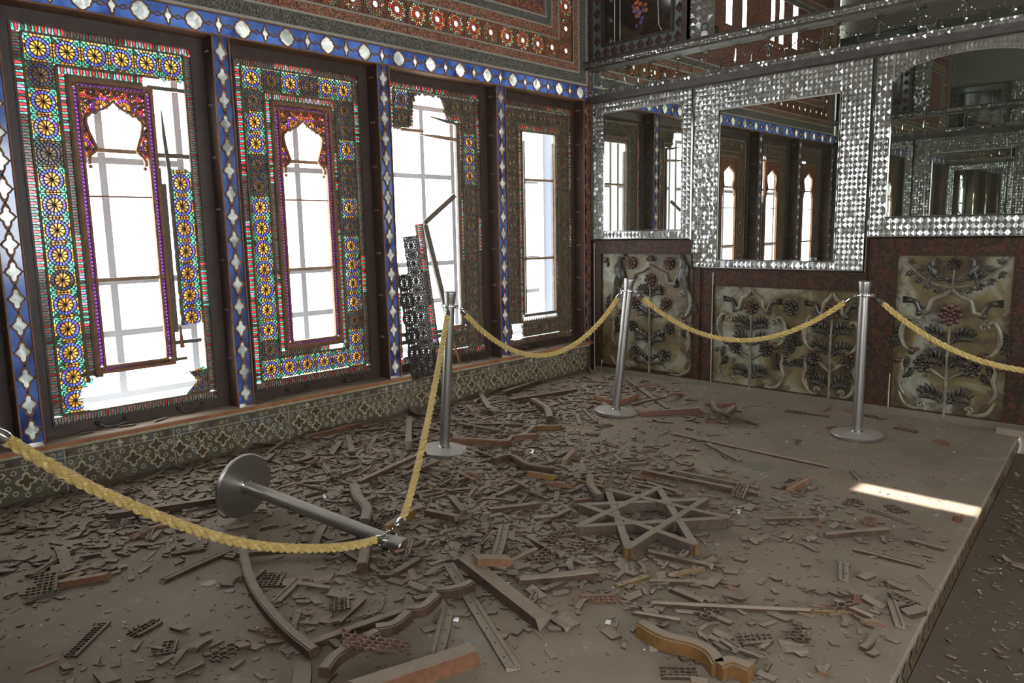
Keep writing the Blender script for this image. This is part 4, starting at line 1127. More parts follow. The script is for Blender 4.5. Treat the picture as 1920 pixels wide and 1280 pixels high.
def bird(mb, s, z, sx, L, h):
    """long-tailed bird standing upright, beak towards sx"""
    mb.ellipsoid((s, z, h + .018), ((L * .13, 0, 0), (sx * -.02, L * .24, 0), (0, 0, .022)), 0, 10, 8)
    nk = curve([(s + sx * L * .02, z + L * .12), (s + sx * L * .00, z + L * .26), (s + sx * L * .05, z + L * .36)], 4)
    mb.tube([(q[0], q[1], h + .018) for q in nk], [L * .10, L * .085, L * .075, L * .066, L * .06, L * .056, L * .055, L * .056, L * .058][:len(nk)], 8)
    mb.ellipsoid((s + sx * L * .075, z + L * .385, h + .02), ((L * .075, 0, 0), (0, L * .06, 0), (0, 0, .018)), 0, 8, 6)
    mb.tube([(s + sx * L * .13, z + L * .385, h + .02), (s + sx * L * .185, z + L * .36, h + .018), (s + sx * L * .19, z + L * .33, h + .016)], [L * .028, L * .018, .002], 6)
    tl = [(s - sx * L * .03, z - L * .15), (s - sx * L * .10, z - L * .38), (s - sx * L * .16, z - L * .62)]
    mb.tube([(q[0], q[1], h + .013) for q in curve(tl, 4)], [L * .10, L * .09, L * .08, L * .07, L * .06, L * .05, L * .042, L * .034, L * .02], 7)
    for k in range(4):
        mb.ellipsoid((s - sx * L * (.03 + .02 * k), z - L * (.02 + .06 * k), h + .034), ((-sx * L * .05, -L * .12, 0), (L * .035, 0, 0), (0, 0, .008)), 0, 6, 5)
def dado(label, S0, S1, Z1, ps0, ps1, pz0, pz1, axes, seed, extra=None, shape=None):
    root = thing('carved_panel', label, 'wall panel', (0, -(S0 + S1) / 2, 0)); mp = side_map(False, (S0 + S1) / 2, 0)
    rg = random.Random(seed); H = .012
    def mk(name, fn, mats, smooth=True):
        b = MB(); b.map = mp; fn(b); return b.build(name, mats, root, smooth)
    mk('marble_slab', lambda b: b.prism([(ps0, pz0), (ps1, pz0), (ps1, pz1), (ps0, pz1)], 0, H), [M['marble']], False)
    def fr(b):
        b.ring([(S0, .05), (S1, .05), (S1, Z1), (S0, Z1)], [(ps0, pz0), (ps1, pz0), (ps1, pz1), (ps0, pz1)], 0, .028)
        b.rectring(ps0 - .008, ps1 + .008, pz0 - .008, pz1 + .008, .009, .02, .034)
        b.rectring(S0 + .004, S1 - .004, .052, Z1 - .004, .007, .02, .033)
    mk('painted_border', fr, [M['border']], False)
    mk('plinth', lambda b: b.box(S0, S1, 0, .052, 0, .034), [M['plinth']], False)
    for ax in axes:
        a, zt, w, fl_r = ax['s'], ax['zt'], ax['w'], ax['r']
        mk('stem', lambda b: b.tube([(a + .003 * math.sin(i), pz0 - .03 + (zt - fl_r - pz0 + .06) * i / 8, H + .012) for i in range(9)], [.014 - .0006 * i for i in range(9)], 8), [M['stem']])
        mk('flower', lambda b: flower(b, a, zt, fl_r, H, 8), [M['petal'], M['petal_dark']])
        for (dz, L) in ax['leaves']:
            for sg in (-1, 1):
                an = PI / 2 - sg * .55
                mk('leaf', lambda b: leaf(b, a + sg * .012, dz, L * 1.12, an, H, sg * .9, .42), [M['leaf']])
        for (ds, z, r_, red) in ax['flowers']:
            for sg in (-1, 1):
                mk('branch', lambda b: scroll(b, [(a, z - .10), (a + sg * ds * .45, z - .055), (a + sg * ds * .8, z - .02)], .015, H), [M['stem']])
                mk('flower', lambda b: flower(b, a + sg * ds, z, r_, H, 8, .2 * sg), [M['petal'] if red else M['petal_dark'], M['petal_dark']])
        # cusped arch over the top flower, ending in tufted cornets
        zp = ax['arch']; hw = ax['aw']
        for sg in (-1, 1):
            mk('scroll', lambda b: scroll(b, [(a, zp), (a + sg * hw * .30, zp - .045), (a + sg * hw * .62, zp - .075), (a + sg * hw * .75, zp - .15), (a + sg * hw, zp - .16)], .017, H, False), [M['stem']])
            def tuft(b):
                x, z = a + sg * hw, zp - .16
                scroll(b, [(x, z), (x + sg * .015, z + .035), (x + sg * .03, z + .065), (x + sg * .055, z + .075)], .017, H, False)
                b.ellipsoid((x + sg * .07, z + .078, H + .012), ((sg * .025, 0, 0), (0, .022, 0), (0, 0, .014)), 0, 8, 6)
                for k in range(5): b.ellipsoid((x + sg * .095, z + .062 + .009 * k, H + .014), ((sg * .028, .003 * (k - 2), 0), (0, .006, 0), (0, 0, .013)), 0, 6, 5)
                b.ellipsoid((x + sg * .01, z - .01, H + .015), ((.022, 0, 0), (0, .024, 0), (0, 0, .018)), 0)
            mk('tufted_cornet', tuft, [M['leaf']])
            # long side scroll curling down the panel
            x0 = a + sg * w; zz = zp - .22
            mk('scroll', lambda b: (spiral(b, x0 - sg * .045, zz - .03, .030, sg, H), scroll(b, [(x0 - sg * .02, zz), (x0 + sg * .015, zz + .01), (x0 + sg * .045, zz - .04), (x0 + sg * .055, zz - .12), (x0 + sg * .03, zz - .19), (x0 - sg * .01, zz - .22)], .021, H)), [M['stem']])
            for k in range(3): mk('leaf', lambda b: leaf(b, x0 + sg * .05, zz - .02 - .04 * k, .12, -PI / 2 + sg * (.1 + .1 * k), H, -sg * .7, .36), [M['leaf']])
            mk('bud', lambda b: (b.ellipsoid((x0 - sg * .02, zz - .225, H + .014), ((.026, 0, 0), (0, .030, 0), (0, 0, .02)), 0), b.ellipsoid((x0 - sg * .05, zz - .21, H + .012), ((.02, .01, 0), (0, .016, 0), (0, 0, .014)), 0)), [M['petal']])
            if zz - .30 > .2:
                mk('scroll', lambda b: scroll(b, [(x0 + sg * .0, zz - .27), (x0 + sg * .04, zz - .31), (x0 + sg * .03, zz - .38), (x0 + sg * .05, max(.12, zz - .47)), (x0 + sg * .015, max(.10, zz - .54))], .018, H), [M['stem']])
                for k in range(2): mk('leaf', lambda b: leaf(b, x0 + sg * .03, zz - .36 - .06 * k, .10, PI / 2 + sg * (.7 + .5 * k), H, sg * .8, .28), [M['leaf']])
                mk('bud', lambda b: b.ellipsoid((x0 + sg * .06, zz - .30, H + .012), ((.03, 0, 0), (0, .02, 0), (0, 0, .016)), 0), [M['petal']])
            mk('scroll', lambda b: (spiral(b, a + sg * w * .62, .10, .026, -sg, H), scroll(b, [(a + sg * w * .55, .075), (a + sg * w * .8, .07), (a + sg * w * 1.05, .10), (a + sg * w * 1.2, .18)], .016, H)), [M['stem']])
    if extra: extra(mk, H)
    return root
def ex1(mk, H):
    for sg, s in ((1, .37), (-1, 1.055)):
        mk('bird', lambda b: bird(b, s, .98, sg, .40, H), [M['birdmat']])
    for s in (.50, .907): mk('flower', lambda b: flower(b, s, 1.068, .062, H, 9), [M['petal'], M['petal_dark']])
    def sp(b):
        for k in range(7): 
            a = PI * (k + .5) / 7
            b.ellipsoid((.71 + .028 * math.cos(a), 1.085 + .03 * math.sin(a), H + .012), ((.03 * math.cos(a), .03 * math.sin(a), 0), (-.008 * math.sin(a), .008 * math.cos(a), 0), (0, 0, .012)), 0, 6, 5)
    mk('spiky_bud', sp, [M['leaf']])
    mk('bud', lambda b: (b.ellipsoid((.20, 1.09, H + .012), ((.03, .02, 0), (-.012, .02, 0), (0, 0, .016)), 0), b.ellipsoid((.225, 1.05, H + .01), ((.012, 0, 0), (0, .03, 0), (0, 0, .012)), 0)), [M['leaf']])
def ex2(mk, H):
    for (s, z, r) in ((2.031, .735, .066), (2.03, .42, .055)): mk('flower', lambda b: flower(b, s, z, r, H, 9), [M['petal_dark'], M['petal_dark']])
    for sg in (-1, 1): mk('leaf', lambda b: leaf(b, 2.03, .26, .13, PI / 2 - sg * .7, H, sg, .3), [M['leaf']])
def ex3(mk, H):
    for sg in (-1, 1):
        mk('twig', lambda b: scroll(b, [(3.155, .94), (3.155 + sg * .12, .965), (3.155 + sg * .22, 1.03), (3.155 + sg * .31, 1.115)], .009, H, False), [M['stem']])
        for k in range(5):
            u = (k + .6) / 5; s = 3.155 + sg * .30 * u; z = .95 + .15 * u * u
            for e in (-1, 1):
                def lf(b):
                    for q in range(3):
                        a = e * 1.2 + sg * .2 + (q - 1) * .7; c, d = math.cos(a), math.sin(a)
                        b.ellipsoid((s + .03 * c * .8, z + e * .02 + .028 * d, H + .01), ((.024 * c, .024 * d, 0), (-.010 * d, .010 * c, 0), (0, 0, .008)), 0, 6, 5)
                mk('leaf', lf, [M['leaf']])
        mk('bird', lambda b: bird(b, 3.155 + sg * .125, 1.06, -sg if sg > 0 else 1, .20, H), [M['birdmat']])
    mk('flower', lambda b: flower(b, 3.16, 1.105, .045, H, 8), [M['petal_dark'], M['petal_dark']])
    mk('stem', lambda b: b.tube([(3.157, .95, H + .01), (3.16, 1.08, H + .01)], .006, 6), [M['stem']])
dado('carved marble panel with two slate birds beside the room corner, below the small mirror', .07, 1.232, 1.275, .155, 1.15, .085, 1.15,
     [dict(s=.71, zt=.915, w=.37, r=.062, arch=1.045, aw=.26, leaves=[(.76, .13), (.56, .13), (.33, .15), (.12, .15)], flowers=[(.17, .70, .062, 1), (.20, .48, .055, 0), (.16, .235, .066, 0)])], 1, ex1)
dado('low carved marble panel with two flowering plants side by side under the largest mirror', 1.238, 2.60, 1.028, 1.352, 2.575, .06, .888,
     [dict(s=1.70, zt=.725, w=.24, r=.068, arch=.862, aw=.14, leaves=[(.53, .14), (.40, .14), (.12, .14)], flowers=[(.135, .38, .060, 0)]),
      dict(s=2.355, zt=.73, w=.155, r=.066, arch=.862, aw=.10, leaves=[(.53, .14), (.38, .14), (.12, .14)], flowers=[(.13, .355, .060, 0)])], 2, ex2)
dado('tall carved marble panel with leafy V-shaped branches and two small birds at right', 2.606, 3.72, 1.275, 2.80, 3.505, .06, 1.158,
     [dict(s=3.155, zt=.755, w=.25, r=.082, arch=.925, aw=.19, leaves=[(.55, .15), (.38, .15), (.12, .16)], flowers=[(.15, .395, .068, 0)])], 3, ex3)
# stone pieces framing the dado
b = MB(); b.map = side_map(False); b.box(1.345, 1.352, .05, 1.0, .02, .036); b.box(2.79, 2.797, .05, .3, .02, .036); b.box(.075, .080, 0, 1.25, .02, .04)
b.box(.16, .165, .0, .12, .02, .036)
struct(b, 'trim_%d' % n, [M['grout']]); n += 1
b = MB(); b.map = side_map(False); b.box(3.725, 3.95, 0, 2.55, 0, .05); struct(b, 'trim_%d' % n, [M['border']]); n += 1
b = MB(); b.box(-.16, 0, -3.78, -3.50, 0, .045); struct(b, 'trim_%d' % n, [M['floor']]); n += 1
b = MB(); b.map = side_map(True); b.box(0, 4.1, 0, 1.28, 0, .03); struct(b, 'trim_%d' % n, [M['border']]); n += 1

# ------------------------------------------------------------------ stanchions
def stanchion(label, base, tip=None, group=None):
    """base: centre of the foot on the floor; tip: top of the post"""
    r = thing('stanchion', label, 'stanchion', base)
    ax = (Vector(tip) - Vector(base)).normalized() if tip is not None else Vector((0, 0, 1))
    q = Vector((0, 0, 1)).rotation_difference(ax); r.rotation_mode = 'QUATERNION'; r.rotation_quaternion = q
    b = MB(); b.lathe([(.001, 0), (.158, 0), (.160, .003), (.160, .020), (.157, .0235), (.10, .028), (.045, .031), (.001, .044)], 64); b.build('base_plate', [M['steel']], r, True)
    b = MB(); b.lathe([(.0312, .04), (.0312, .945)], 40); b.build('pole', [M['steel']], r, True)
    b = MB(); b.lathe([(.038, .028), (.038, .038), (.033, .044)], 32); b.build('collar', [M['chrome']], r, True)
    b = MB(); b.lathe([(.030, .945), (.0315, .955), (.0375, 1.012), (.0372, 1.018), (.034, 1.022), (.001, 1.0225)], 40); b.build('cap', [M['steel']], r, True)
    b = MB(); b.lathe([(.031, .925), (.045, .926), (.046, .930), (.045, .934), (.031, .935)], 32)
    for k in range(4):
        a = PI / 2 * k + .4; b.tube([(.045 * math.cos(a) + .011 * math.cos(t) * math.cos(a), .045 * math.sin(a) + .011 * math.cos(t) * math.sin(a), .930 + .011 * math.sin(t)) for t in [2 * PI * j / 10 for j in range(10)]], .0025, 6, closed=True)
    b.build('hook_ring', [M['chrome']], r, True)
    return r, ax
def at_ring(base, ax, toward, off=.058):
    c = Vector(base) + ax * .93; d = Vector(toward) - c; d = d - ax * d.dot(ax); return c + d.normalized() * off
B1, B2, B3 = Vector((-2.807, -1.032, 0.0)), Vector((-1.307, -1.267, 0.0)), Vector((-0.796, -2.843, 0.0))
lean = CR.copy(); lean.z = 0; lean.normalize()
def leaned(b, k): return b + Vector((0, 0, 1)) + lean * k
T1, T2, T3 = leaned(B1, .068), leaned(B2, .10), leaned(B3, .004)
s1, a1 = stanchion('steel stanchion standing in the rubble in front of the windows, leaning slightly right', B1, T1)
s2, a2 = stanchion('steel stanchion nearest the room corner, in front of the carved bird panel', B2, T2)
s3, a3 = stanchion('steel stanchion standing on the clear dusty floor at right, in front of the two-plant panel', B3, T3)
BL = Vector((-4.173, -1.114, .160)); TL = Vector((-3.926, -2.138, .046)); aL = (TL - BL).normalized()
baseL = BL - aL * .012
s4, _ = stanchion('fallen steel stanchion lying in the rubble with its round base tipped up on edge', baseL, TL)
B5 = Vector((-5.455, -2.33, 0.0)); s5, a5 = stanchion('steel stanchion at the far left picture edge, mostly outside the frame', B5, B5 + Vector((0, 0, 1)))
# off to the right, beyond the picture
B6 = Vector((-1.05, -4.75, -.15))

def rope_obj(label, pts, bright=1.0):
    C = curve(pts, 14)
    # resample evenly
    L = [0]
    for i in range(1, len(C)): L.append(L[-1] + (C[i] - C[i - 1]).length)
    T = L[-1]; st = .0034; m_ = int(T / st); R = []; j = 0
    for i in range(m_ + 1):
        d = T * i / m_
        while j < len(L) - 2 and L[j + 1] < d: j += 1
        u = (d - L[j]) / max(1e-9, L[j + 1] - L[j]); R.append(C[j].lerp(C[j + 1], min(1, u)))
    root = thing('barrier_rope', label, 'rope', tuple(R[0]))
    o = R[0]
    # frames
    nrm = Vector((0, 0, 1)); Fm = []
    for i in range(len(R)):
        t = (R[min(i + 1, len(R) - 1)] - R[max(i - 1, 0)]).normalized(); nrm = (nrm - t * nrm.dot(t)).normalized(); Fm.append((t, nrm.copy(), t.cross(nrm)))
    NS, NYR = 3, 5; mb = MB(); i0, i1 = int(.07 / st), len(R) - int(.07 / st)
    tw = 2 * PI / .100; ty = 2 * PI / .021
    for a in range(NS):
        for y in range(NYR):
            path = []
            for i in range(i0, i1):
                d = i * st; t, n1, b1 = Fm[i]
                th = tw * d + 2 * PI * a / NS; cdir = n1 * math.cos(th) + b1 * math.sin(th); side = t.cross(cdir)
                ph = -ty * d + 2 * PI * y / NYR
                # strand axis tilts with the lay: use the side direction across the strand
                sd = (side * .8 - t * .45).normalized()
                path.append(R[i] - o + cdir * .0088 + (cdir * math.cos(ph) + sd * math.sin(ph)) * .0066)
            mb.tube(path, .0031, 5, caps=False)
    mb.build('rope', [M['rope']], root, True)
    core = MB(); core.tube([R[i] - o for i in range(i0, i1, 5)], .0070, 8); core.build('rope_core', [M['ropecore']], root, True)
    for e, (ii, jj) in enumerate(((0, i0), (len(R) - 1, i1 - 1))):
        A, Bq = R[ii] - o, R[jj] - o; dd = (Bq - A).normalized()
        f = MB(); f.tube([A + dd * .028, A + dd * .034, A + dd * .036, Bq - dd * .006, Bq + dd * .006], [.005, .009, .0145, .0185, .0185], 16); f.build('end_ferrule', [M['brass'] if 'gold ferrule' in label and e == 0 else M['chrome']], root, True)
        h = MB()
        s_ = dd.orthogonal().normalized()
        h.tube([A + dd * .03, A + dd * .02 + s_ * .006, A + dd * .004 + s_ * .009, A - dd * .008 + s_ * .002, A - dd * .002 - s_ * .008, A + dd * .012 - s_ * .006], .003, 6)
        h.build('snap_hook', [M['chrome']], root, True)
    return root
M['ropecore'] = simple('shadowed_rope_core', lin(140, 112, 58), .8)
def sag(p, q, low, n_=9):
    """hanging curve between hooks with its lowest point at height low"""
    a, c = Vector(p), Vector(q); out = []
    # quadratic drop solved so that the minimum height equals low
    lo, hi = 0.0, 3.0
    for _ in range(40):
        m_ = (lo + hi) / 2
        z = min(a.z + (c.z - a.z) * t / 40 - m_ * 4 * (t / 40) * (1 - t / 40) for t in range(41))
        if z > low: lo = m_
        else: hi = m_
    for i in range(n_ + 1):
        t = i / n_; v = a.lerp(c, t); v.z -= lo * 4 * t * (1 - t); out.append(v)
    return out
r1, r2, r3 = B1 + a1 * .93, B2 + a2 * .93, B3 + a3 * .93
rope_obj('gold twisted rope hanging between the stanchion by the windows and the corner stanchion', sag(at_ring(B1, a1, r2), at_ring(B2, a2, r1), .535))
rope_obj('gold twisted rope hanging in front of the carved panels between the corner and right stanchions', sag(at_ring(B2, a2, r3), at_ring(B3, a3, r2), .60))
p6 = Vector((-.62, -4.55, .86))
rope_obj('gold twisted rope hanging from the right stanchion out of the picture at right', sag(at_ring(B3, a3, p6), p6, .53))
tipr = TL - aL * .09
e1 = at_ring(B1, a1, tipr)
rope_obj('gold twisted rope stretched down from the window stanchion to the fallen post', [e1, e1.lerp(tipr, .15) + Vector((0, 0, -.05)), e1.lerp(tipr, .5) + Vector((0, 0, -.09)), e1.lerp(tipr, .85) + Vector((0, 0, -.04)), tipr + Vector((.02, .045, .05))])
e5 = at_ring(B5, a5, tipr); d5 = tipr + Vector((-.05, -.0, .05))
rope_obj('thick nearest gold rope sloping from the left picture edge down to the fallen post', [e5, e5.lerp(d5, .2) + Vector((0, 0, -.11)), e5.lerp(d5, .5) + Vector((0, 0, -.17)), e5.lerp(d5, .8) + Vector((0, 0, -.105)), d5])

# ------------------------------------------------------------------ daylight
if True:
  pass
wd = bpy.data.worlds.new('overcast_sky'); scn.world = wd; wd.use_nodes = True; bg = wd.node_tree.nodes['Background']
bg.inputs[0].default_value = (.93, .97, 1.0, 1); bg.inputs[1].default_value = 10.5
sun = bpy.data.lights.new('sun', 'SUN'); sun.energy = 22; sun.angle = .009; sun.color = (1, .96, .9); so_ = bpy.data.objects.new('sun', sun); COL.objects.link(so_)
so_.location = (-1.3, -7, 8); so_.rotation_mode = 'QUATERNION'; so_.rotation_quaternion = Vector((0, 0, 1)).rotation_difference(SUNV.normalized())
scn.view_settings.view_transform = 'Standard'; scn.view_settings.look = 'None'; scn.view_settings.exposure = 0.0; scn.view_settings.gamma = 1.0
scn.view_settings.use_curve_mapping = False
# ------------------------------------------------------------------ rubble
# resting heights are kept on a grid so that every piece lies on what is below it
GX0, GY0, GR = -6.1, -6.6, 0.01
HG = np.zeros((640, 670)) 
yy = GY0 + (np.arange(670) + .5) * GR; xx_ = GX0 + (np.arange(640) + .5) * GR
EDG = (-3.61 + 0.083 * xx_)[:, None]
HG[:] = np.where(yy[None, :] > EDG, 0.0, -0.15)
def cellblock(x, y, L, Wd, yaw):
    nL = max(2, int(L / GR) + 1); nW = max(1, int(Wd / GR) + 1)
    u = (np.arange(nL) + .5) / nL * L - L / 2; w = (np.arange(nW) + .5) / nW * Wd - Wd / 2
    c, s = math.cos(yaw), math.sin(yaw)
    X = x + u[:, None] * c - w[None, :] * s; Y = y + u[:, None] * s + w[None, :] * c
    i = np.clip(((X - GX0) / GR).astype(int), 0, 639); j = np.clip(((Y - GY0) / GR).astype(int), 0, 669)
    return u, i, j
for bb, rr in ((B1, .165), (B2, .165), (B3, .165), (B5, .165)):
    i, j = np.meshgrid(np.arange(640), np.arange(670), indexing='ij')
    d = np.hypot(GX0 + (i + .5) * GR - bb.x, GY0 + (j + .5) * GR - bb.y); HG[d < rr] = 9.0       # stanchion feet are kept clear
def clear_here(x, y, r=.0):
    if y > -.02 - r or x > -.03 - r or x < LX + .02: return False
    i = int((x - GX0) / GR); j = int((y - GY0) / GR)
    return 0 <= i < 640 and 0 <= j < 670 and HG[i, j] < 1
def rest(x, y, L, Wd, T, yaw, maxt=.30, sink=.0):
    """height of the lower face at the centre and the tilt; the grid is raised by the piece"""
    u, i, j = cellblock(x, y, L, Wd, yaw); h = HG[i, j]
    if h.max() > 1: return None
    hl = h.max(axis=1); n = len(hl); a = max(1, int(n * .4))
    zA, zB = float(hl[:a].max()), float(hl[-a:].max())
    m = math.atan2(zB - zA, L * .8) ; m = max(-maxt, min(maxt, m)); sl = math.tan(m)
    z0 = float((hl - sl * u).max())
    z0 -= sink
    top = z0 + sl * u + T
    if L < .4 or True: HG[i, j] = np.maximum(h, top[:, None])
    return z0, m
def place(o, x, y, L, Wd, T, yaw, roll=0.0, maxt=.3, sink=0.0):
    r = rest(x, y, L, Wd, T, yaw, maxt, sink)
    if r is None: return False
    z0, m = r
    o.rotation_mode = 'QUATERNION'
    o.rotation_quaternion = Quaternion((0, 0, 1), yaw) @ Quaternion((0, 1, 0), -m) @ Quaternion((1, 0, 0), roll)
    o.location = (x, y, z0)
    return True
PROF = {
 'plain': [(-.5, 0), (.5, 0), (.5, 1), (-.5, 1)],
 'groove': [(-.5, 0), (.5, 0), (.5, .8), (.38, 1), (.16, 1), (.12, .72), (-.02, .72), (-.06, 1), (-.40, 1), (-.5, .8)],
 'step': [(-.5, 0), (.5, 0), (.5, .55), (.22, .55), (.18, 1), (-.42, 1), (-.5, .86)],
 'round': [(-.5, 0), (.5, 0), (.5, .5), (.34, .86), (.1, 1), (-.2, 1), (-.5, .7)],
}
def slat_mesh(b, L, Wd, T, prof, rg, jag=.012, mat=0, endmat=None, holes=0):
    pr = PROF[prof]; n = len(pr); ns = max(3, int(L / .05) + 1); vs = []
    e0 = [rg.uniform(-1, 1) * jag for _ in range(n)]; e1 = [rg.uniform(-1, 1) * jag for _ in range(n)]
    bx = rg.uniform(-.004, .004)
    for k in range(ns + 1):
        t = k / ns; x = -L / 2 + L * t
        for q, (a, h) in enumerate(pr):
            xx = x + (e0[q] if k == 0 else e1[q] if k == ns else 0)
            vs.append((xx, a * Wd + bx * math.sin(PI * t) + rg.uniform(-1, 1) * Wd * .012, h * T + (rg.uniform(-.02, .02) * T if h > 0 else 0)))
    fs = []
    for k in range(ns):
        for q in range(n):
            r_ = (q + 1) % n; fs.append((k * n + q, k * n + r_, (k + 1) * n + r_, (k + 1) * n + q))
    b.add(vs, fs, mat); o = len(b.v) - len(vs)
    m2 = mat if endmat is None else endmat
    b.f.append(tuple(o + q for q in range(n - 1, -1, -1))); b.m.append(m2); b.c.append((1, 1, 1, 1))
    b.f.append(tuple(o + ns * n + q for q in range(n))); b.m.append(m2); b.c.append((1, 1, 1, 1))
    for k in range(holes):
        x = -L / 2 + L * (k + .5) / holes + rg.uniform(-.01, .01); y = -Wd * .22
        b.tube([(x, y, T - .004), (x, y, T + .0008)], .0035, 8, len(b_mats) - 1 if False else 2)
b_mats = []
HOLE = simple('peg_hole_shadow_wood', lin(24, 19, 16), .9)
def F(px, py, z=0.0): return onto(px, py, 2, z)
def top_point(px, py, T):
    p = F(px, py, T)
    for _ in range(4):
        i = int((p.x - GX0) / GR); j = int((p.y - GY0) / GR)
        h = HG[min(max(i, 0), 639), min(max(j, 0), 669)]
        if h > 1: h = 0
        p = F(px, py, h + T)
    return p
MATS = {'b': ('debris', 'debris_grey'), 'g': ('debris_grey', 'debris'), 'y': ('debris_yellow', 'debris_yellow'), 'o': ('debris_orange', 'raw'), 'r': ('redwood', 'redwood'), 'p': ('paleslat', 'raw')}
def plank(label, p1, p2, Wd, T, prof='plain', m='b', holes=0, name='wooden_board', cat='board', jag=.012, seed=0, sink=.0):
    rg = random.Random(hash_(label)); a = top_point(p1[0], p1[1], T); c = top_point(p2[0], p2[1], T)
    a.z = c.z = 0; d = c - a; L = d.length; x, y = (a.x + c.x) / 2, (a.y + c.y) / 2
    b = MB(); slat_mesh(b, L, Wd, T, prof, rg, jag, 0, 1, holes)
    mm = MATS[m]; o = b.build(name, [M[mm[0]], M[mm[1]], HOLE]); tag(o, label, cat)
    if not place(o, x, y, L, Wd, T, math.atan2(d.y, d.x), 0, .25, sink): o.location = (x, y, 0.02); o.rotation_euler = (0, 0, math.atan2(d.y, d.x)); 
    return o
def hash_(s):
    h = 7
    for ch in s: h = (h * 131 + ord(ch)) % 1000003
    return h
def curved(label, pts, Wd, T, m='b', name='curved_timber', cat='curved timber', seg=8, z=None, taper=None, cusps=None):
    """solid curved timber lying on the floor along measured points of its upper face"""
    segs = pts if isinstance(pts[0], list) else [pts]
    W_ = []; LS = []
    for sgm in segs:
        P = [top_point(q[0], q[1], T) for q in sgm]; C = curve([Vector((p.x, p.y)) for p in P], seg)
        LS.append(C); W_ += C if not W_ else C[1:]
    base = 0.0
    for q in W_:
        i = int((q.x - GX0) / GR); j = min(669, int((q.y - GY0) / GR)); h = HG[i, j]
        if h < 1: base = max(base, h)
    base = min(base, .05) if z is None else z
    c = sum((Vector((q.x, q.y)) for q in W_), Vector((0, 0))) / len(W_)
    b = MB(); L = [(q.x - c.x, q.y - c.y) for q in W_]
    for Q in LS:
        Q = [(q.x - c.x, q.y - c.y) for q in Q]; b.ribbon(Q, Wd, 0, T * .86, 0); b.ribbon(Q, Wd * .72, T * .84, T, 0)
    mm = MATS[m]; o = b.build(name, [M[mm[0]]]); o.location = (c.x, c.y, base); tag(o, label, cat)
    for q in W_:
        i = int((q.x - GX0) / GR); j = min(669, int((q.y - GY0) / GR)); k = max(1, int(Wd / 2 / GR))
        blk = HG[i - k:i + k + 1, j - k:min(j, 660) + k + 1]; blk[blk < 1] = np.maximum(blk[blk < 1], base + T)
    return o
def lattice_mesh(kind, a, c, seed):
    """broken scrap of turned lattice: thin bars round the holes the glass sat in"""
    rg = random.Random(seed); b = MB(); T = .008; w = .0034
    miss = [(rg.uniform(-a, a), rg.uniform(-c, c), rg.uniform(.15, .35) * min(a, c)) for _ in range(2)]
    def bar(p, q):
        mx, my = (p[0] + q[0]) / 2, (p[1] + q[1]) / 2
        if abs(mx) > a or abs(my) > c * (1 - .35 * (mx / a) * rg.choice((1, .6))): return
        if any(math.hypot(mx - u, my - v) < r for u, v, r in miss): return
        b.bar(p, q, w, 0, T)
    if kind == 'hex':
        s = .016; r_ = 0; y = -c
        while y < c + s:
            x = -a + (r_ % 2) * s * .87
            while x < a + s:
                q = [(x + s * math.cos(PI / 6 + PI / 3 * k) + .0, y + s * math.sin(PI / 6 + PI / 3 * k)) for k in range(6)]
                for k in range(3): bar(q[k], q[k + 1])
                x += s * 1.74
            y += s * 1.5; r_ += 1
    elif kind == 'wheel':
        for cx in (-a * .5, a * .5):
            for k in range(10):
                t = 2 * PI * k / 10; u = 2 * PI * (k + 1) / 10
                for r in (.3 * c, .62 * c, .9 * c): bar((cx + r * math.cos(t), r * math.sin(t)), (cx + r * math.cos(u), r * math.sin(u)))
                bar((cx + .1 * c * math.cos(t), .1 * c * math.sin(t)), (cx + .62 * c * math.cos(t), .62 * c * math.sin(t))); bar((cx + .62 * c * math.cos(t), .62 * c * math.sin(t)), (cx + 1.1 * c * math.cos(t), 1.1 * c * math.sin(t)))
        bar((-a, -c * .9), (a * .9, -c * .9)); bar((-a * .8, c * .6), (a * .9, c * .6))
    elif kind == 'comb':
        b.box(-a, a, -c, -c * .6, 0, T * 1.2)
        n_ = int(2 * a / .014)
        for k in range(n_):
            x = -a + 2 * a * (k + .5) / n_; pr_ = [(x - .002, -c * .6), (x + .003, 0), (x - .003, c * .5), (x + .001, c)]
            for u, v in zip(pr_, pr_[1:]): bar(u, v)
        if kind == 'comb': 
            b.box(-a * .9, a * .7, c * .85, c * 1.05, 0, T)
    else:
        s = .019; n1, n2 = int(a / s) + 1, int(c / s) + 1
        for i in range(-n1, n1):
            for j in range(-n2, n2):
                x, y = i * s, j * s
                bar((x, y), (x + s, y + .003)); bar((x, y), (x + .002, y + s))
                if (i + j) % 2: bar((x, y), (x + s / 2, y + s / 2))
        b.bar((-a, -c), (a, -c * .9), .008, 0, T * 1.3)
    return b
def lattice(label, px, py, yaw, a, c, kind='hex', m='debris', name='lattice_fragment'):
    b = lattice_mesh(kind, a, c, hash_(label)); o = b.build(name, [M[m]]); tag(o, label, 'lattice fragment')
    p = top_point(px, py, .008)
    if not place(o, p.x, p.y, 2 * a, 2 * c, .011, yaw): o.location = (p.x, p.y, .02); o.rotation_euler = (0, 0, yaw)
    return o

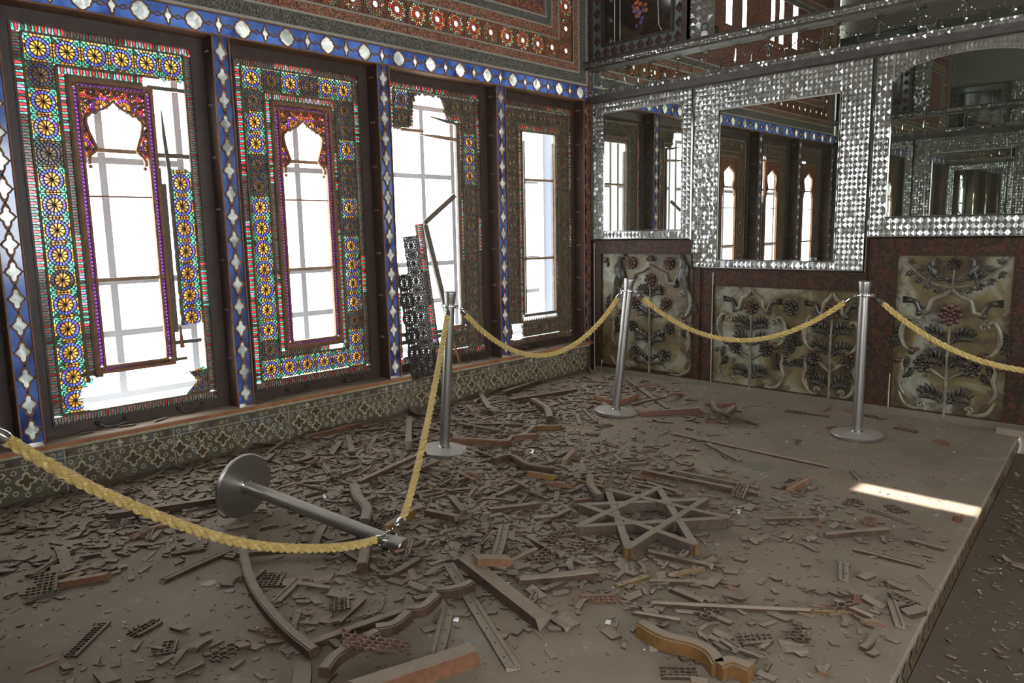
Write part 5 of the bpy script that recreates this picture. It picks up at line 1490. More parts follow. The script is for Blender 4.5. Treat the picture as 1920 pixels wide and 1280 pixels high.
# ---- density of the rubble, from the photograph
DN = [((760, 860), .42, 5), ((940, 900), .42, 5), ((985, 765), .38, 3.6), ((650, 890), .36, 4), ((1010, 1000), .34, 3.6), ((880, 975), .34, 4.5), ((1110, 1000), .22, 3), ((880, 810), .4, 4), ((800, 1000), .26, 2.6),
      ((1250, 930), .36, 1.5), ((300, 950), .36, 1.8), ((130, 1050), .30, 1.5), ((1140, 730), .40, 1.3), ((700, 1090), .26, 1.6), ((1280, 1100), .26, 1.3), ((1000, 1120), .2, 1.4), ((560, 1180), .22, 1.1), ((1500, 965), .25, 1.2),
      ((1725, 1030), .14, 1.2), ((1640, 1145), .16, 1.2), ((450, 870), .35, 2.0), ((240, 1260), .16, 1.3), ((1180, 850), .3, 1.0), ((1400, 1200), .25, .8), ((1330, 790), .3, .5), ((100, 940), .3, 1.6)]
DC = [(F(*q).xy.copy(), s, w) for q, s, w in DN]
def dens(x, y):
    v = .16 if x < -.9 else .10
    for c, s, w in DC:
        d2 = (x - c.x) ** 2 + (y - c.y) ** 2
        if d2 < 9 * s * s: v += w * math.exp(-d2 / (2 * s * s) * 1.25)
    return v
rs = random.Random(2024)
def sample(lo=0.0, hi=9, base=0.0):
    while True:
        x, y = rs.uniform(-5.95, -.05), rs.uniform(-3.98, -.03)
        if y < edge_y(x) + .03: continue
        d = dens(x, y)
        if d + base < lo: continue
        if rs.random() < min(1, (d + base) / 6.5) and clear_here(x, y): return x, y
# ---- fine splinters and grit: one mass nobody could count
def chips(n_, smin, smax, name, label, mats, wts, base=0.0, hall=False, flat=.48, cat='debris', thin=None, raise_=True):
    b = MB()
    for _ in range(n_):
        if hall:
            x, y = rs.uniform(-4.2, -.05), rs.uniform(-5.2, -3.6)
            if y > edge_y(x) - .03: continue
            if (y < edge_y(x) - .9 and rs.random() < .4): continue
        else: x, y = sample(base=base)
        L = rs.uniform(smin, smax) * rs.choice((.6, 1, 1, 1.5)); Wd = max(.004, L * rs.uniform(.22, .65)); T = min(.009, max(.002, Wd * rs.uniform(.15, .5))) if thin is None else thin
        yaw = rs.uniform(0, PI)
        i, j = int((x - GX0) / GR), int((y - GY0) / GR); h = HG[i, j]
        if h > .9: continue
        ti, tj = rs.gauss(0, flat), rs.gauss(0, flat * .7)
        if h < .004: ti *= .25; tj *= .25
        Mx = Matrix.Rotation(yaw, 3, 'Z') @ Matrix.Rotation(ti, 3, 'Y') @ Matrix.Rotation(tj, 3, 'X')
        k = rs.uniform(.55, 1); k2 = rs.uniform(.55, 1)
        q = [(-L / 2, -Wd / 2, 0), (L / 2, -Wd / 2 * k, 0), (L / 2 * k2, Wd / 2, 0), (-L / 2 * k, Wd / 2 * k2, 0)]
        zc = max(h, -1) + abs(math.sin(ti)) * L * .35
        vs = [Mx @ Vector(v) + Vector((x, y, zc)) for v in q] + [Mx @ (Vector(v) + Vector((0, 0, T))) + Vector((x, y, zc)) for v in q]
        b.add(vs, [(3, 2, 1, 0), (4, 5, 6, 7), (0, 1, 5, 4), (1, 2, 6, 5), (2, 3, 7, 6), (3, 0, 4, 7)], rs.choices(range(len(mats)), wts)[0])
        if raise_ and L > .02 and dens(x, y) > .8: HG[i, j] = min(.10, h + T * .6)
    o = b.build(name, [M[m] for m in mats]); tag(o, label, cat, None, 'stuff'); return o
chips(10500, .016, .062, 'wood_splinters', 'mass of dust-covered wood splinters heaped over the platform floor', ['debris', 'debris_grey', 'debris_orange', 'debris_yellow'], [6, 4, .3, .2], -.25)
chips(5600, .004, .018, 'grit', 'scattered grit and tiny wood crumbs over the dusty platform', ['debris', 'debris_grey'], [5, 4], .55, thin=.003, raise_=False)
chips(3200, .008, .035, 'floor_rubble', 'dark crumbs and splinters scattered on the lower floor beyond the platform edge', ['debris', 'debris_grey'], [5, 4], hall=True)
chips(420, .004, .012, 'glass_crumbs', 'tiny glittering white glass crumbs sprinkled over the dusty floor', ['whitechip', 'bluechip', 'greenchip'], [8, 1, 1], .8, thin=.0015, raise_=False)
chips(240, .004, .013, 'glass_crumbs', 'tiny glass crumbs glittering on the dark lower floor', ['whitechip', 'bluechip'], [8, 1], hall=True, thin=.0015, raise_=False)

# ---- short broken slats, each an object
ZONES = [((870, 880), 'in the dense heap in front of the window stanchion'), ((1210, 960), 'around the big star-shaped frame'), ((250, 960), 'along the tiled skirting behind the thick rope'),
         ((620, 1150), 'around the curved mouldings in the foreground'), ((1150, 740), 'near the corner stanchion'), ((1560, 900), 'on the clear dusty floor at right'), ((1650, 1130), 'near the platform edge'), ((130, 1080), 'in the left foreground'), ((1380, 1150), 'in the front middle of the platform')]
ZC_ = [(F(*q).xy.copy(), t) for q, t in ZONES]
def zone(x, y): return min(ZC_, key=lambda z: (z[0].x - x) ** 2 + (z[0].y - y) ** 2)[1]
protos = []
for k in range(16):
    L, Wd, T = rs.uniform(.07, .24), rs.uniform(.018, .034), rs.uniform(.009, .017)
    if k < 5: L = rs.uniform(.06, .11); Wd = rs.uniform(.025, .045)
    b = MB(); slat_mesh(b, L, Wd, T, ('groove', 'step', 'plain', 'round')[k % 4], rs, .010, 0, 1, 2 if k % 5 == 0 else 0)
    mm = MATS['bgbgbybgbobgbgbg'[k]]
    protos.append((b.mesh('wood_fragment', [M[mm[0]], M[mm[1]], HOLE]), L, Wd, T))
cnt = 0
while cnt < 285:
    k = rs.randrange(16)
    x, y = sample(lo=.3 if cnt < 230 else 0, base=.1)
    me, L, Wd, T = protos[k]
    o = bpy.data.objects.new('wood_fragment', me)
    if not place(o, x, y, L, Wd, T, rs.uniform(0, 2 * PI), 0, .35): continue
    COL.objects.link(o); z = zone(x, y)
    tag(o, 'short dust-covered broken moulding slat ' + z, 'wood fragment', 'broken moulding slats ' + z); cnt += 1
cnt = 0; lp = []
for k in range(10):
    kd = ('hex', 'wheel', 'comb', 'grid')[k % 4]; a, c = rs.uniform(.035, .07), rs.uniform(.022, .04)
    lp.append((lattice_mesh(kd, a, c, 60 + k).mesh('lattice_fragment', [M['debris' if k % 3 else 'debris_orange']]), a, c))
while cnt < 64:
    x, y = sample(base=.35); me, a, c = rs.choice(lp); o = bpy.data.objects.new('lattice_fragment', me)
    if not place(o, x, y, 2 * a, 2 * c, .010, rs.uniform(0, 2 * PI), 0, .3): continue
    COL.objects.link(o); z = zone(x, y)
    tag(o, 'small scrap of broken lattice ' + z, 'lattice fragment', 'lattice scraps ' + z); cnt += 1
cnt = 0; sp = []
for k in range(8):
    n_ = rs.randint(4, 7); r = rs.uniform(.02, .045); b = MB()
    aa = sorted(rs.uniform(0, 2 * PI) for _ in range(n_))
    b.prism([(r * rs.uniform(.7, 1.2) * math.cos(2 * PI * q / n_ + rs.uniform(-.3, .3)), r * .8 * math.sin(2 * PI * q / n_)) for q in range(n_)], 0, .0028, 0, back=True)
    sp.append((b.mesh('glass_shard', [M['shard']]), r))
while cnt < 70:
    x, y = sample(base=.5); me, r = rs.choice(sp); o = bpy.data.objects.new('glass_shard', me)
    if not place(o, x, y, 2 * r, 1.4 * r, .003, rs.uniform(0, 2 * PI), 0, .25): continue
    COL.objects.link(o); z = zone(x, y)
    tag(o, 'flat dust-coated pane shard ' + z, 'glass shard', 'pane shards ' + z); cnt += 1
# lower floor: chunks along the hall side
cnt = 0
while cnt < 15:
    x, y = rs.uniform(-3.9, -.2), rs.uniform(-4.9, -3.7)
    if y > edge_y(x) - .06: continue
    me, L, Wd, T = protos[rs.randrange(5)]; o = bpy.data.objects.new('wood_fragment', me)
    if not place(o, x, y, L, Wd, T, rs.uniform(0, 2 * PI)): continue
    COL.objects.link(o); tag(o, 'dark broken wood chunk on the lower floor beyond the platform edge', 'wood fragment', 'wood chunks on the lower floor'); cnt += 1
# ---- the larger pieces, measured one by one
P_ = plank
P_('flat grey board lying just behind the thick rope near the upturned stanchion base', (269, 973), (375, 981), .04, .012, 'step', 'g')
P_('orange splintered strip with lattice crumbs left of the thick rope', (235, 999), (311, 981), .022, .016, 'plain', 'o')
P_('short wide board with peg holes propped in the left foreground', (113, 1033), (128, 1072), .045, .012, 'plain', 'g', 3)
P_('bright orange broken block in the left foreground', (106, 1091), (203, 1075), .028, .026, 'plain', 'o')
P_('long square strip pointing right from the left foreground rubble', (304, 1085), (433, 1028), .028, .018, 'groove', 'b')
P_('dark heavy beam lying behind the thick rope along the skirting', (201, 972), (410, 935), .035, .03, 'plain', 'b')
P_('short stubby board below the thick rope in the left foreground', (355, 1215), (390, 1192), .05, .016, 'step', 'b')
P_('thin pale sliver at the lower left corner of the rubble', (50, 1256), (108, 1234), .014, .006, 'plain', 'o')
P_('yellowed strip crossing the left foreground blocks', (95, 1085), (163, 1063), .016, .012, 'plain', 'y')
P_('long beam lying behind the scalloped moulding', (574, 1206), (760, 1140), .038, .026, 'step', 'b')
P_('broad board slanting inside the bend of the curved beam', (515, 1129), (560, 1084), .038, .014, 'groove', 'b')
P_('tapered board pair slanting in the foreground middle', (628, 1168), (678, 1118), .045, .016, 'step', 'b')
P_('upright-pointing board with peg holes above the bottom beam', (820, 1222), (838, 1140), .05, .014, 'groove', 'g', 3)
P_('large split beam with torn orange underside at the bottom edge', (672, 1282), (900, 1207), .062, .055, 'plain', 'o', jag=.03)
P_('square block at the bottom edge below the curved beam end', (563, 1290), (567, 1238), .055, .03, 'plain', 'b')
P_('long plain bar crossing the heap towards the hanging rope', (675, 910), (795, 868), .032, .022, 'plain', 'b')
P_('short grooved bar beside the hanging rope', (754, 904), (820, 876), .028, .018, 'groove', 'b')
P_('board pointing up under the fallen post', (590, 1030), (607, 984), .035, .014, 'plain', 'b')
P_('yellow-edged board leaning behind the fallen post cap', (725, 997), (774, 960), .03, .034, 'plain', 'y')
P_('thick stub lying in front of the fallen post cap', (739, 1082), (784, 1045), .034, .018, 'plain', 'b')
P_('board standing on end-grain left of the window stanchion', (653, 821), (660, 852), .036, .014, 'plain', 'g')
P_('short slanted board in the heap by the skirting', (621, 853), (640, 830), .036, .014, 'plain', 'g')
P_('long thin batten running behind the thick rope end', (440, 1036), (690, 1029), .022, .02, 'plain', 'b')
P_('long flat strip with a row of peg holes in the foreground centre', (842, 1058), (962, 1249), .048, .014, 'groove', 'g', 8, jag=.006)
P_('heavy beam with pale splintered end in the foreground centre', (866, 1058), (1020, 1163), .058, .036, 'plain', 'b', jag=.022)
P_('blunt block lying across behind the splintered beam', (893, 1080), (954, 1064), .05, .03, 'plain', 'o')
P_('wide plank lying level between the splintered beam and the star frame', (972, 1089), (1122, 1073), .055, .022, 'step', 'b')
P_('board with peg holes pointing up behind the splintered beam', (930, 1057), (946, 1008), .045, .016, 'groove', 'g', 3)
P_('small board with two peg holes in the foreground centre', (995, 1128), (1003, 1108), .03, .016, 'groove', 'b', 2)
P_('notched bar lying level in the middle of the heap', (915, 956), (1011, 944), .03, .026, 'plain', 'b')
P_('yellow-sided strip in the middle of the heap', (986, 911), (1041, 907), .024, .026, 'plain', 'y')
P_('dark bar steeply slanted in the middle of the heap', (845, 929), (870, 971), .032, .028, 'plain', 'b')
P_('dark notched bar right of the hanging rope', (797, 965), (857, 979), .03, .03, 'plain', 'b')
P_('short pointed strip lying alone in the foreground centre', (1024, 1149), (1067, 1180), .03, .012, 'plain', 'b')
P_('broad board slanting left of the star frame', (993, 1008), (1055, 1047), .035, .016, 'plain', 'b')
P_('long narrow board with knots across the front middle floor', (1219, 1128), (1516, 1139), .026, .02, 'round', 'b', jag=.02)
P_('long batten with peeling red paint above the star frame', (1205, 892), (1424, 923), .03, .024, 'step', 'b')
P_('pale batten lying against the red-painted one above the star frame', (1264, 893), (1422, 912), .02, .018, 'groove', 'g')
P_('longest straight rod on the clear floor pointing to the right stanchion', (1263, 811), (1556, 873), .02, .016, 'round', 'b')
P_('short flat board below the longest rod', (1327, 831), (1386, 868), .034, .012, 'plain', 'g')
P_('pale orange broken block alone on the clear floor', (1480, 911), (1516, 891), .034, .032, 'groove', 'o')
P_('long board lying in front of the star frame', (1214, 1033), (1336, 1060), .028, .018, 'plain', 'b')
P_('short board with two peg holes standing across the board in front of the star frame', (1279, 1051), (1290, 1027), .032, .018, 'groove', 'b', 2)
P_('thin board lying level below the star frame', (1221, 1087), (1297, 1091), .026, .014, 'plain', 'b')
P_('tapered board slanting below the star frame', (1261, 1101), (1320, 1127), .032, .016, 'plain', 'b')
P_('thin level strip left of the knotty long board', (1187, 1155), (1271, 1161), .02, .014, 'round', 'b')
P_('short slat near the curved yellow moulding', (1354, 1194), (1384, 1215), .032, .014, 'groove', 'g')
P_('short slat touching lattice right of the curved yellow moulding', (1394, 1217), (1433, 1238), .034, .014, 'groove', 'g')
P_('flat board with raised rib in the right foreground', (1468, 1208), (1510, 1212), .075, .012, 'groove', 'g')
P_('level board on the right side of the platform', (1549, 1001), (1668, 991), .03, .02, 'plain', 'b')
P_('narrow board pointing to the platform edge', (1600, 1026), (1727, 1058), .026, .016, 'groove', 'b')
P_('dark thin board close to the platform edge', (1703, 1012), (1772, 1028), .026, .014, 'plain', 'b')
P_('short board with two peg holes on the right side of the platform', (1582, 1084), (1582, 1053), .038, .016, 'groove', 'g', 2)
P_('small single slat right of the sunlit patch row, on clear floor', (1598, 880), (1614, 897), .032, .016, 'groove', 'g')
P_('slanting strip in the right foreground cluster', (1562, 1136), (1640, 1157), .024, .014, 'round', 'b')
P_('short orange strip in the right foreground cluster', (1617, 1165), (1658, 1166), .022, .012, 'plain', 'o')
P_('stubby slat near the platform edge in the right foreground', (1672, 1128), (1688, 1170), .034, .014, 'groove', 'b')
P_('thick block near the platform edge in the right foreground', (1698, 1146), (1727, 1138), .045, .022, 'plain', 'b')
P_('rust brown block standing in the sun patch by the platform edge', (1791, 964), (1806, 966), .03, .034, 'plain', 'r')
P_('small orange-brown cube in the right foreground', (1594, 1110), (1611, 1110), .036, .032, 'plain', 'o')
P_('flat board slanting towards the skirting behind the window stanchion', (900, 740), (919, 777), .04, .014, 'plain', 'g')
P_('thin pale stick leaning at the corner stanchion base', (1095, 767), (1118, 790), .018, .016, 'plain', 'g')
P_('stub standing left of the corner stanchion base', (1082, 776), (1088, 795), .028, .016, 'plain', 'g')
P_('long board behind the corner stanchion pointing to the carved panel', (1177, 713), (1252, 764), .036, .014, 'plain', 'b')
P_('thin dark comb-edged bar right of the corner stanchion', (1183, 757), (1247, 748), .02, .016, 'plain', 'b')
P_('short orange-brown stub right of the corner stanchion', (1247, 749), (1278, 735), .024, .02, 'plain', 'o')
P_('red-brown notched rail on the floor right of the corner stanchion', (1200, 771), (1310, 767), .03, .036, 'plain', 'r')
P_('thin orange sliver behind the corner stanchion', (1171, 733), (1236, 721), .014, .01, 'plain', 'o')
P_('yellow-sided strip between the two standing window-side stanchions', (981, 799), (1052, 798), .026, .030, 'plain', 'y')
P_('dusty beam at the foot of the skirting near the room corner', (944, 737), (1014, 711), .04, .036, 'plain', 'b')
P_('broken beam lying behind the double-curved block', (955, 752), (1080, 728), .034, .03, 'round', 'b')
P_('fresh orange plank leaning low against the tiled skirting', (574, 815), (674, 790), .036, .034, 'groove', 'r' if False else 'o', jag=.02)
P_('wedge-shaped board standing up left of the window stanchion', (766, 829), (768, 785), .04, .05, 'plain', 'g', jag=.02)
P_('straight dusty slat lying level by the skirting', (665, 809), (724, 803), .026, .016, 'plain', 'b')
P_('flat slat pair in front of the double-curved block', (945, 776), (1010, 768), .03, .012, 'groove', 'b')
P_('slanting slat in front of the dusty corner beam', (860, 800), (940, 812), .028, .018, 'groove', 'g')
P_('level slat just right of the window stanchion base', (880, 800), (985, 795), .026, .016, 'groove', 'b')
P_('yellowed level splinter left of the star frame', (1075, 945), (1132, 934), .02, .016, 'plain', 'o')
P_('sharp pale splinter crossing the top of the star frame', (1130, 928), (1172, 940), .018, .014, 'plain', 'o', jag=.025)
P_('small orange broken wedge on bare floor above the star frame', (1058, 862), (1076, 845), .032, .03, 'plain', 'o')
P_('thin rod beside the red-painted batten', (1250, 892), (1300, 878), .022, .014, 'plain', 'b')
P_('short thin slat on bare floor left of the longest rod', (1153, 872), (1213, 866), .022, .014, 'plain', 'g')
P_('short level board in the right-hand slat cluster', (1430, 975), (1530, 972), .02, .012, 'plain', 'b')
P_('thin orange twig on the clear floor by the low carved panel', (1390, 763), (1428, 759), .010, .006, 'plain', 'o')
P_('small slat lying at the foot of the low carved panel', (1541, 770), (1556, 760), .014, .01, 'plain', 'o')

# curved timbers
curved('long bow-shaped beam curving down the left foreground', [(457, 1018), (460, 1062), (478, 1115), (512, 1163), (548, 1200), (590, 1234)], .036, .034, 'b')
curved('scalloped arch moulding with cusps in the foreground', [[(608, 1262), (628, 1236), (664, 1214), (706, 1190)], [(705, 1182), (738, 1176), (766, 1154)], [(765, 1146), (792, 1144), (819, 1120)], [(819, 1112), (840, 1110), (862, 1106), (885, 1096)]], .040, .036, 'b', seg=5)
curved('thick double-bent block lying behind the fallen post', [(664, 912), (671, 934), (688, 956), (684, 980)], .05, .045, 'g')
curved('short hooked block in front of the fallen post', [(686, 1026), (684, 1046), (680, 1068)], .045, .045, 'b')
curved('wavy moulding with dark bent end in the middle of the heap', [(924, 868), (958, 861), (992, 879), (1038, 886)], .032, .04, 'b')
curved('angled bracket piece left of the star frame', [(1107, 898), (1108, 917), (1125, 931)], .042, .045, 'g')
curved('curved moulding with yellow sides and hooked tail in the front middle', [[(1202, 1170), (1245, 1194), (1300, 1208), (1332, 1224), (1348, 1247)], [(1346, 1250), (1372, 1242), (1408, 1255)]], .046, .05, 'y')
curved('double-curved thick block between the window and corner stanchions', [(998, 739), (1012, 758), (1026, 768), (1031, 785)], .05, .05, 'b')
curved('long bracket-shaped moulding right of the window stanchion base', [[(848, 823), (900, 826), (953, 829)], [(953, 829), (963, 819), (1006, 816)]], .034, .036, 'o')
curved('thin bowed strip left of the corner stanchion', [(1115, 741), (1155, 750), (1195, 739)], .026, .034, 'o')
curved('curled double moulding at the foot of the skirting by the rope', [(764, 757), (778, 773), (808, 778)], .034, .034, 'b')
curved('V-shaped grey bracket standing out on the clear floor', [(1333, 757), (1353, 783), (1377, 767)], .034, .05, 'g')
curved('red-painted strip behind the V-shaped bracket', [(1322, 766), (1350, 768), (1378, 765)], .024, .032, 'r')
curved('small sickle-shaped piece near the platform edge', [(1618, 1213), (1632, 1200), (1635, 1187)], .026, .016, 'b')

# star-shaped frame: eight bars halved into one another
V8 = [(1140, 918), (1235, 914), (1322, 935), (1363, 970), (1302, 1019), (1178, 1026), (1084, 986), (1090, 945)]
ZS = .062
pts = [F(q[0], q[1], ZS) for q in V8]; c = sum(pts, Vector()) / 8; c.z = 0
star_o = thing('star_frame', 'large eight-pointed star frame of notched dusty bars lying on the platform', 'wooden frame', (c.x, c.y, .0))
for k, (i, j) in enumerate([(0, 5), (1, 4), (7, 2), (6, 3), (7, 4), (6, 1), (5, 2), (0, 3)]):
    a, d = pts[i] - c, pts[j] - c; b = MB(); dd = (d - a).normalized(); a -= dd * .012; d += dd * .012
    b.bar((a.x, a.y), (d.x, d.y), .034, ZS - .044 + .0006 * k, ZS + .0005 * k, 0)
    nn = Vector((-dd.y, dd.x, 0)) * .017
    for e, sg in ((a, -1), (d, 1)):
        b.add([(e.x + nn.x, e.y + nn.y, ZS - .044), (e.x - nn.x, e.y - nn.y, ZS - .044), (e.x - nn.x, e.y - nn.y, ZS), (e.x + nn.x, e.y + nn.y, ZS)], [(0, 1, 2, 3)], 1)
    b.build('star_bar', [M['debris_grey'], M['debris_yellow']], star_o)

# lattice scraps that can be told apart
L_ = lattice
L_('ladder-like strip of broken border lattice in the left foreground', 165, 1196, F(196, 1165).xy.angle_signed(Vector((1, 0))) if False else math.atan2((F(196, 1165) - F(133, 1226)).y, (F(196, 1165) - F(133, 1226)).x), .11, .022, 'comb')
L_('rectangular lattice scrap beside the holed board in the left foreground', 84, 1104, 1.2, .07, .045, 'grid')
L_('small square lattice scrap alone on bare floor in the left foreground', 271, 1175, .3, .05, .03, 'grid')
L_('lattice scrap standing under a slat left of the bow-shaped beam', 313, 1212, 1.0, .04, .028, 'grid')
L_('large net-like lattice piece lying against the scalloped moulding', 706, 1232, -.55, .11, .05, 'hex', 'redbrown')
L_('orange lattice scrap left of the thick rope', 263, 1003, .2, .05, .025, 'wheel', 'debris_orange')
L_('grid lattice scrap beside the bow-shaped beam', 508, 1085, .8, .06, .045, 'grid')
L_('lattice sheet beside the tapered foreground boards', 638, 1140, 1.0, .07, .03, 'grid')
L_('lattice scraps below the thick rope near the left foreground', 430, 1218, .1, .07, .035, 'hex')
L_('net-like scrap inside the left corner of the star frame', 1200, 942, .3, .05, .035, 'hex')
L_('lattice scrap resting in the middle of the star frame', 1190, 957, .0, .06, .03, 'hex')
L_('lattice scrap lying in the lower star opening', 1245, 980, .5, .04, .025, 'hex')
L_('grid lattice patch right of the star frame', 1386, 928, .2, .07, .035, 'grid')
L_('dark lattice scrap below the knotty long board', 1333, 1153, -.3, .05, .03, 'hex')
L_('lattice scrap under the ribbed board in the right foreground', 1500, 1191, .2, .06, .03, 'hex')
L_('lattice scrap with splinters right of the yellow moulding', 1416, 1197, -.8, .05, .03, 'grid')
L_('square-holed lattice scrap at the bottom edge by the yellow moulding', 1272, 1257, -.9, .05, .035, 'grid')
L_('orange net-like scrap right of the star frame', 1338, 1045, 0, .04, .02, 'wheel', 'debris_orange')
L_('long lattice bar on the clear floor by the low carved panel', 1513, 774, math.atan2((F(1552, 779) - F(1474, 769)).y, (F(1552, 779) - F(1474, 769)).x), .16, .03, 'hex')
L_('dark lattice bar behind the right stanchion', 1641, 781, math.atan2((F(1658, 784) - F(1623, 776)).y, (F(1658, 784) - F(1623, 776)).x), .08, .03, 'hex')
L_('lattice bar on the clear floor right of the right stanchion', 1701, 804, math.atan2((F(1720, 808) - F(1683, 800)).y, (F(1720, 808) - F(1683, 800)).x), .075, .03, 'grid')
L_('reddish lattice scrap left of the right stanchion base', 1575, 800, -.7, .08, .03, 'hex', 'debris_orange')
L_('comb-toothed strip lying below the V-shaped bracket', 1375, 796, math.atan2((F(1430, 797) - F(1324, 794)).y, (F(1430, 797) - F(1324, 794)).x), .17, .014, 'comb')
L_('dark lattice scrap at the left end of the sunlit patch', 1602, 940, .2, .055, .04, 'hex')
L_('lattice scrap lying on the sunlit patch', 1677, 952, .9, .05, .03, 'grid')
L_('orange lattice scrap below the sunlit patch', 1628, 975, .1, .06, .03, 'hex', 'debris_orange')
L_('dark square lattice scrap in the right foreground', 1670, 1093, .2, .035, .03, 'hex')
L_('upright lattice scrap beside the stubby slat near the platform edge', 1692, 1124, 1.3, .05, .022, 'grid')
L_('lattice scrap under the slanting strip in the right foreground', 1583, 1152, -.9, .05, .02, 'hex')
L_('small square orange lattice tile on the clear floor', 1498, 921, .1, .025, .02, 'grid', 'debris_orange')
L_('diamond lattice tag standing apart near the longest rod', 1292, 803, 1.5, .035, .018, 'hex')
L_('orange lattice scrap deep in the heap near the skirting', 684, 836, .4, .04, .03, 'hex', 'debris_orange')
L_('lattice scrap leaning left in the heap near the skirting', 605, 842, 1.0, .04, .03, 'hex')
L_('lattice scrap by the corner stanchion base', 1133, 797, -.3, .06, .03, 'grid')
L_('round grille scrap in the middle of the heap', 1035, 1012, .3, .06, .03, 'hex')
L_('pale grille scrap above the star frame', 1160, 880, .1, .06, .035, 'wheel')
L_('net of lattice lying behind the fallen post near its cap', 722, 975, .7, .09, .04, 'hex')
L_('lattice scrap beside the wide level plank', 1025, 1048, .2, .07, .035, 'hex')
# larger panes
def shard(label, px, py, pts, mat='shard'):
    p = top_point(px, py, .003); q = [F(a, b, p.z) - p for a, b in pts]; b = MB(); b.prism([(v.x, v.y) for v in q], 0, .003, 0, back=True)
    o = b.build('glass_shard', [M[mat]]); tag(o, label, 'glass shard'); o.location = (p.x, p.y, p.z - .003); return o
shard('largest flat grey pane shard on the clear floor', 1431, 876, [(1408, 868), (1427, 866), (1450, 868), (1455, 877), (1440, 886), (1415, 882)])
shard('triangular greenish pane shard below the longest rod', 1395, 848, [(1372, 842), (1402, 840), (1408, 850), (1388, 852)])
shard('dark teal pane shard beyond the comb-toothed strip', 1490, 787, [(1455, 784), (1500, 785), (1528, 786), (1490, 792)])
shard('thin-edged dusty pane near the platform edge', 1755, 907, [(1733, 902), (1775, 905), (1768, 912), (1738, 911)])
shard('grey pane shard on bare floor left of the longest rod', 1225, 852, [(1212, 853), (1222, 844), (1247, 852), (1226, 861)])
shard('flat dusty flake touching the right stanchion base', 1600, 834, [(1590, 838), (1600, 824), (1612, 822), (1608, 834), (1610, 840), (1602, 838)])
shard('rounded pale pane shard below the star frame', 1268, 1175, [(1247, 1170), (1262, 1165), (1285, 1168), (1292, 1177), (1275, 1185), (1255, 1180)])
shard('white curved glass chip behind the fallen post', 757, 953, [(747, 956), (752, 949), (766, 947), (768, 952), (756, 958)], 'whitechip')
for k, (px, py) in enumerate([(845, 1035), (855, 1160), (676, 865), (1383, 958), (1140, 1165), (607, 930), (995, 845)]):
    shard('bright white chip lying ' + ['above the peg-holed strip', 'left of the splintered beam foot', 'in the heap by the skirting', 'right of the star frame', 'on bare floor in the front centre', 'behind the fallen post', 'above the heap on bare floor'][k], px, py, [(px - 6, py + 2), (px - 2, py - 4), (px + 6, py - 3), (px + 4, py + 4)], 'whitechip')

# ---- broken screen leaning out of the third window, and its loose rails
def leaning(label, name, cat, top, bot, build, facing=Vector((0, -1, 0))):
    t, b_ = Vector(top), Vector(bot); ax = (t - b_); L = ax.length; ax.normalize()
    fz = (facing - ax * facing.dot(ax)).normalized(); fx = ax.cross(fz)
    r = thing(name, label, cat, b_); r.rotation_mode = 'QUATERNION'
    r.rotation_quaternion = Matrix((fx, ax, fz)).transposed().to_quaternion()
    build(r, L); return r
tA, bA = onto(783, 420, 1, .02), onto(822, 700, 1, -.06)
def scr(r, L):
    J = Jali(lambda u, z, h: (u, z, h), [], 77); J.depth = .016; J.wk = 1.7
    w0 = -.175; n_ = int(L / .1365)
    for j in range(n_):
        z = .07 + .1365 * j
        J.rosette(-.095, z, .069, .068, True); J.rosette(-.205, z, .041, .068, True) if j < n_ - 2 else None
        J.bar((-.164, z + .068), (-.026, z + .068), .006)
    gl_ = J.g; J.g = MB(); J.g.map = gl_.map
    J.pins((.030, .0), (.030, L), .036, .2)
    for (a, b_) in ((-.026, -.016), (.032, .040)): J.board(a, b_, 0, L, -.006, .015)
    J.board(-.25, -.243, 0, L * .86, -.004, .012)
    J.l.build('lattice_screen', [M['lattice_dark']], r); J.b.build('lattice_moulding', [M['greywood']], r); J.g.build('stained_glass', [M['glass']], r)
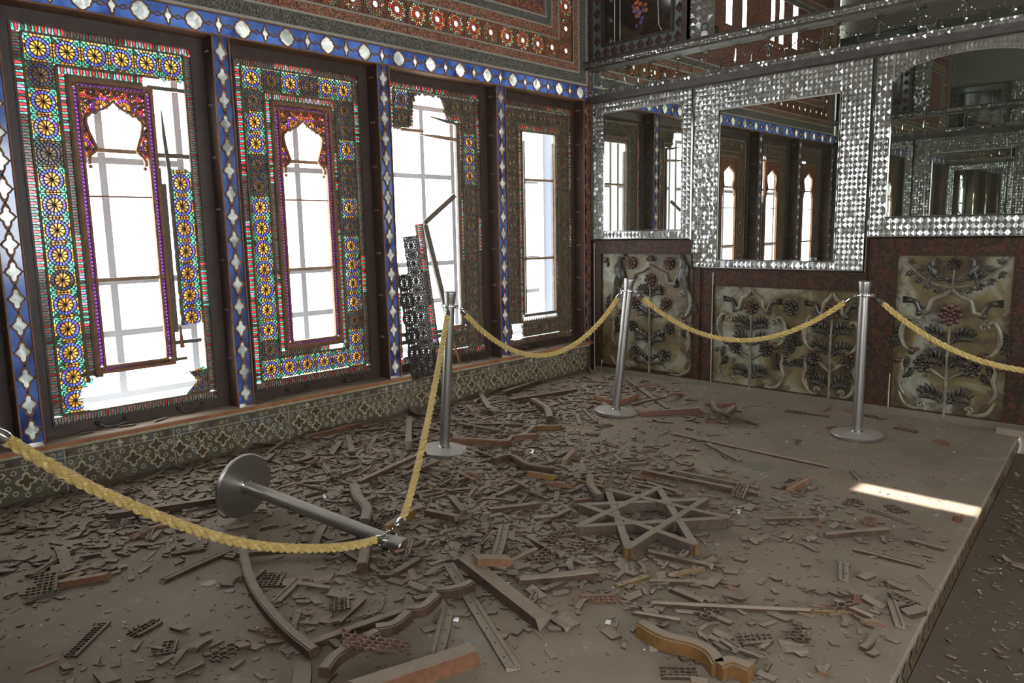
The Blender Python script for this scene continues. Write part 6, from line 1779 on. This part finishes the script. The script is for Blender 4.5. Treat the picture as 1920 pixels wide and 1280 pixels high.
leaning('torn-out strip of dark lattice screen leaning from the broken window onto the sill', 'broken_lattice_screen', 'lattice screen', tA, bA, scr, Vector((-.05, -1, .1)))
def bm(w, t, mat, L0=0, jag=.02):
    def f(r, L):
        b = MB(); b.box(-w / 2, w / 2, 0, L, -t / 2, t / 2); b.box(-w * .2, w * .15, 0, L * .98, t / 2, t / 2 + .004); b.build('rail_board', [M[mat]], r)
    return f
leaning('grey rail leaning beside the torn-out lattice strip in the broken window', 'loose_rail', 'rail', onto(797, 422, 1, .05), onto(841, 600, 1, .00), bm(.045, .022, 'greywood'))
leaning('grey plank jutting up diagonally inside the broken window', 'loose_rail', 'rail', onto(853, 366, 1, .10), onto(795, 419, 1, .05), bm(.04, .014, 'greywood'))
leaning('dark strip hanging below the torn-out screen in front of the tiled skirting', 'loose_rail', 'rail', onto(812, 655, 1, -.055), onto(827, 745, 1, -.07), bm(.035, .016, 'lattice_dark'))
leaning('thin reddish stake leaning on the sill right of the torn-out screen', 'loose_rail', 'rail', onto(849, 636, 1, .10), onto(862, 680, 1, .02), bm(.020, .008, 'brown'))
# dusty scraps on the sill
for k, (px, w) in enumerate([(300, 5), (470, 3), (505, 4), (655, 4), (760, 4), (880, 5), (905, 4), (1000, 6), (1030, 4), (160, 4), (240, 5)]):
    p = onto(px, 0, 1, .03); 
    xq = None
    # walk down the picture until the ray meets the sill height
    q = None
    for py in range(600, 900, 2):
        r0 = onto(px, py, 2, .288)
        if r0.y < .06: q = r0; break
    b = MB(); rg = random.Random(k + 40)
    slat_mesh(b, rg.uniform(.06, .14), rg.uniform(.015, .03), .008, ('plain', 'groove')[k % 2], rg, .012, 0, 1)
    o = b.build('wood_fragment', [M['debris'], M['debris_grey'], HOLE]); o.location = (q.x, rg.uniform(.03, .07), .289); o.rotation_euler = (0, 0, rg.uniform(-.5, .5))
    tag(o, 'small dusty wood scrap lying on the window sill', 'wood fragment', 'scraps on the window sill')
o = plank('curved dark splinter leaning in the room corner by the skirting', (1092, 668), (1110, 695), .03, .03, 'round', 'b')
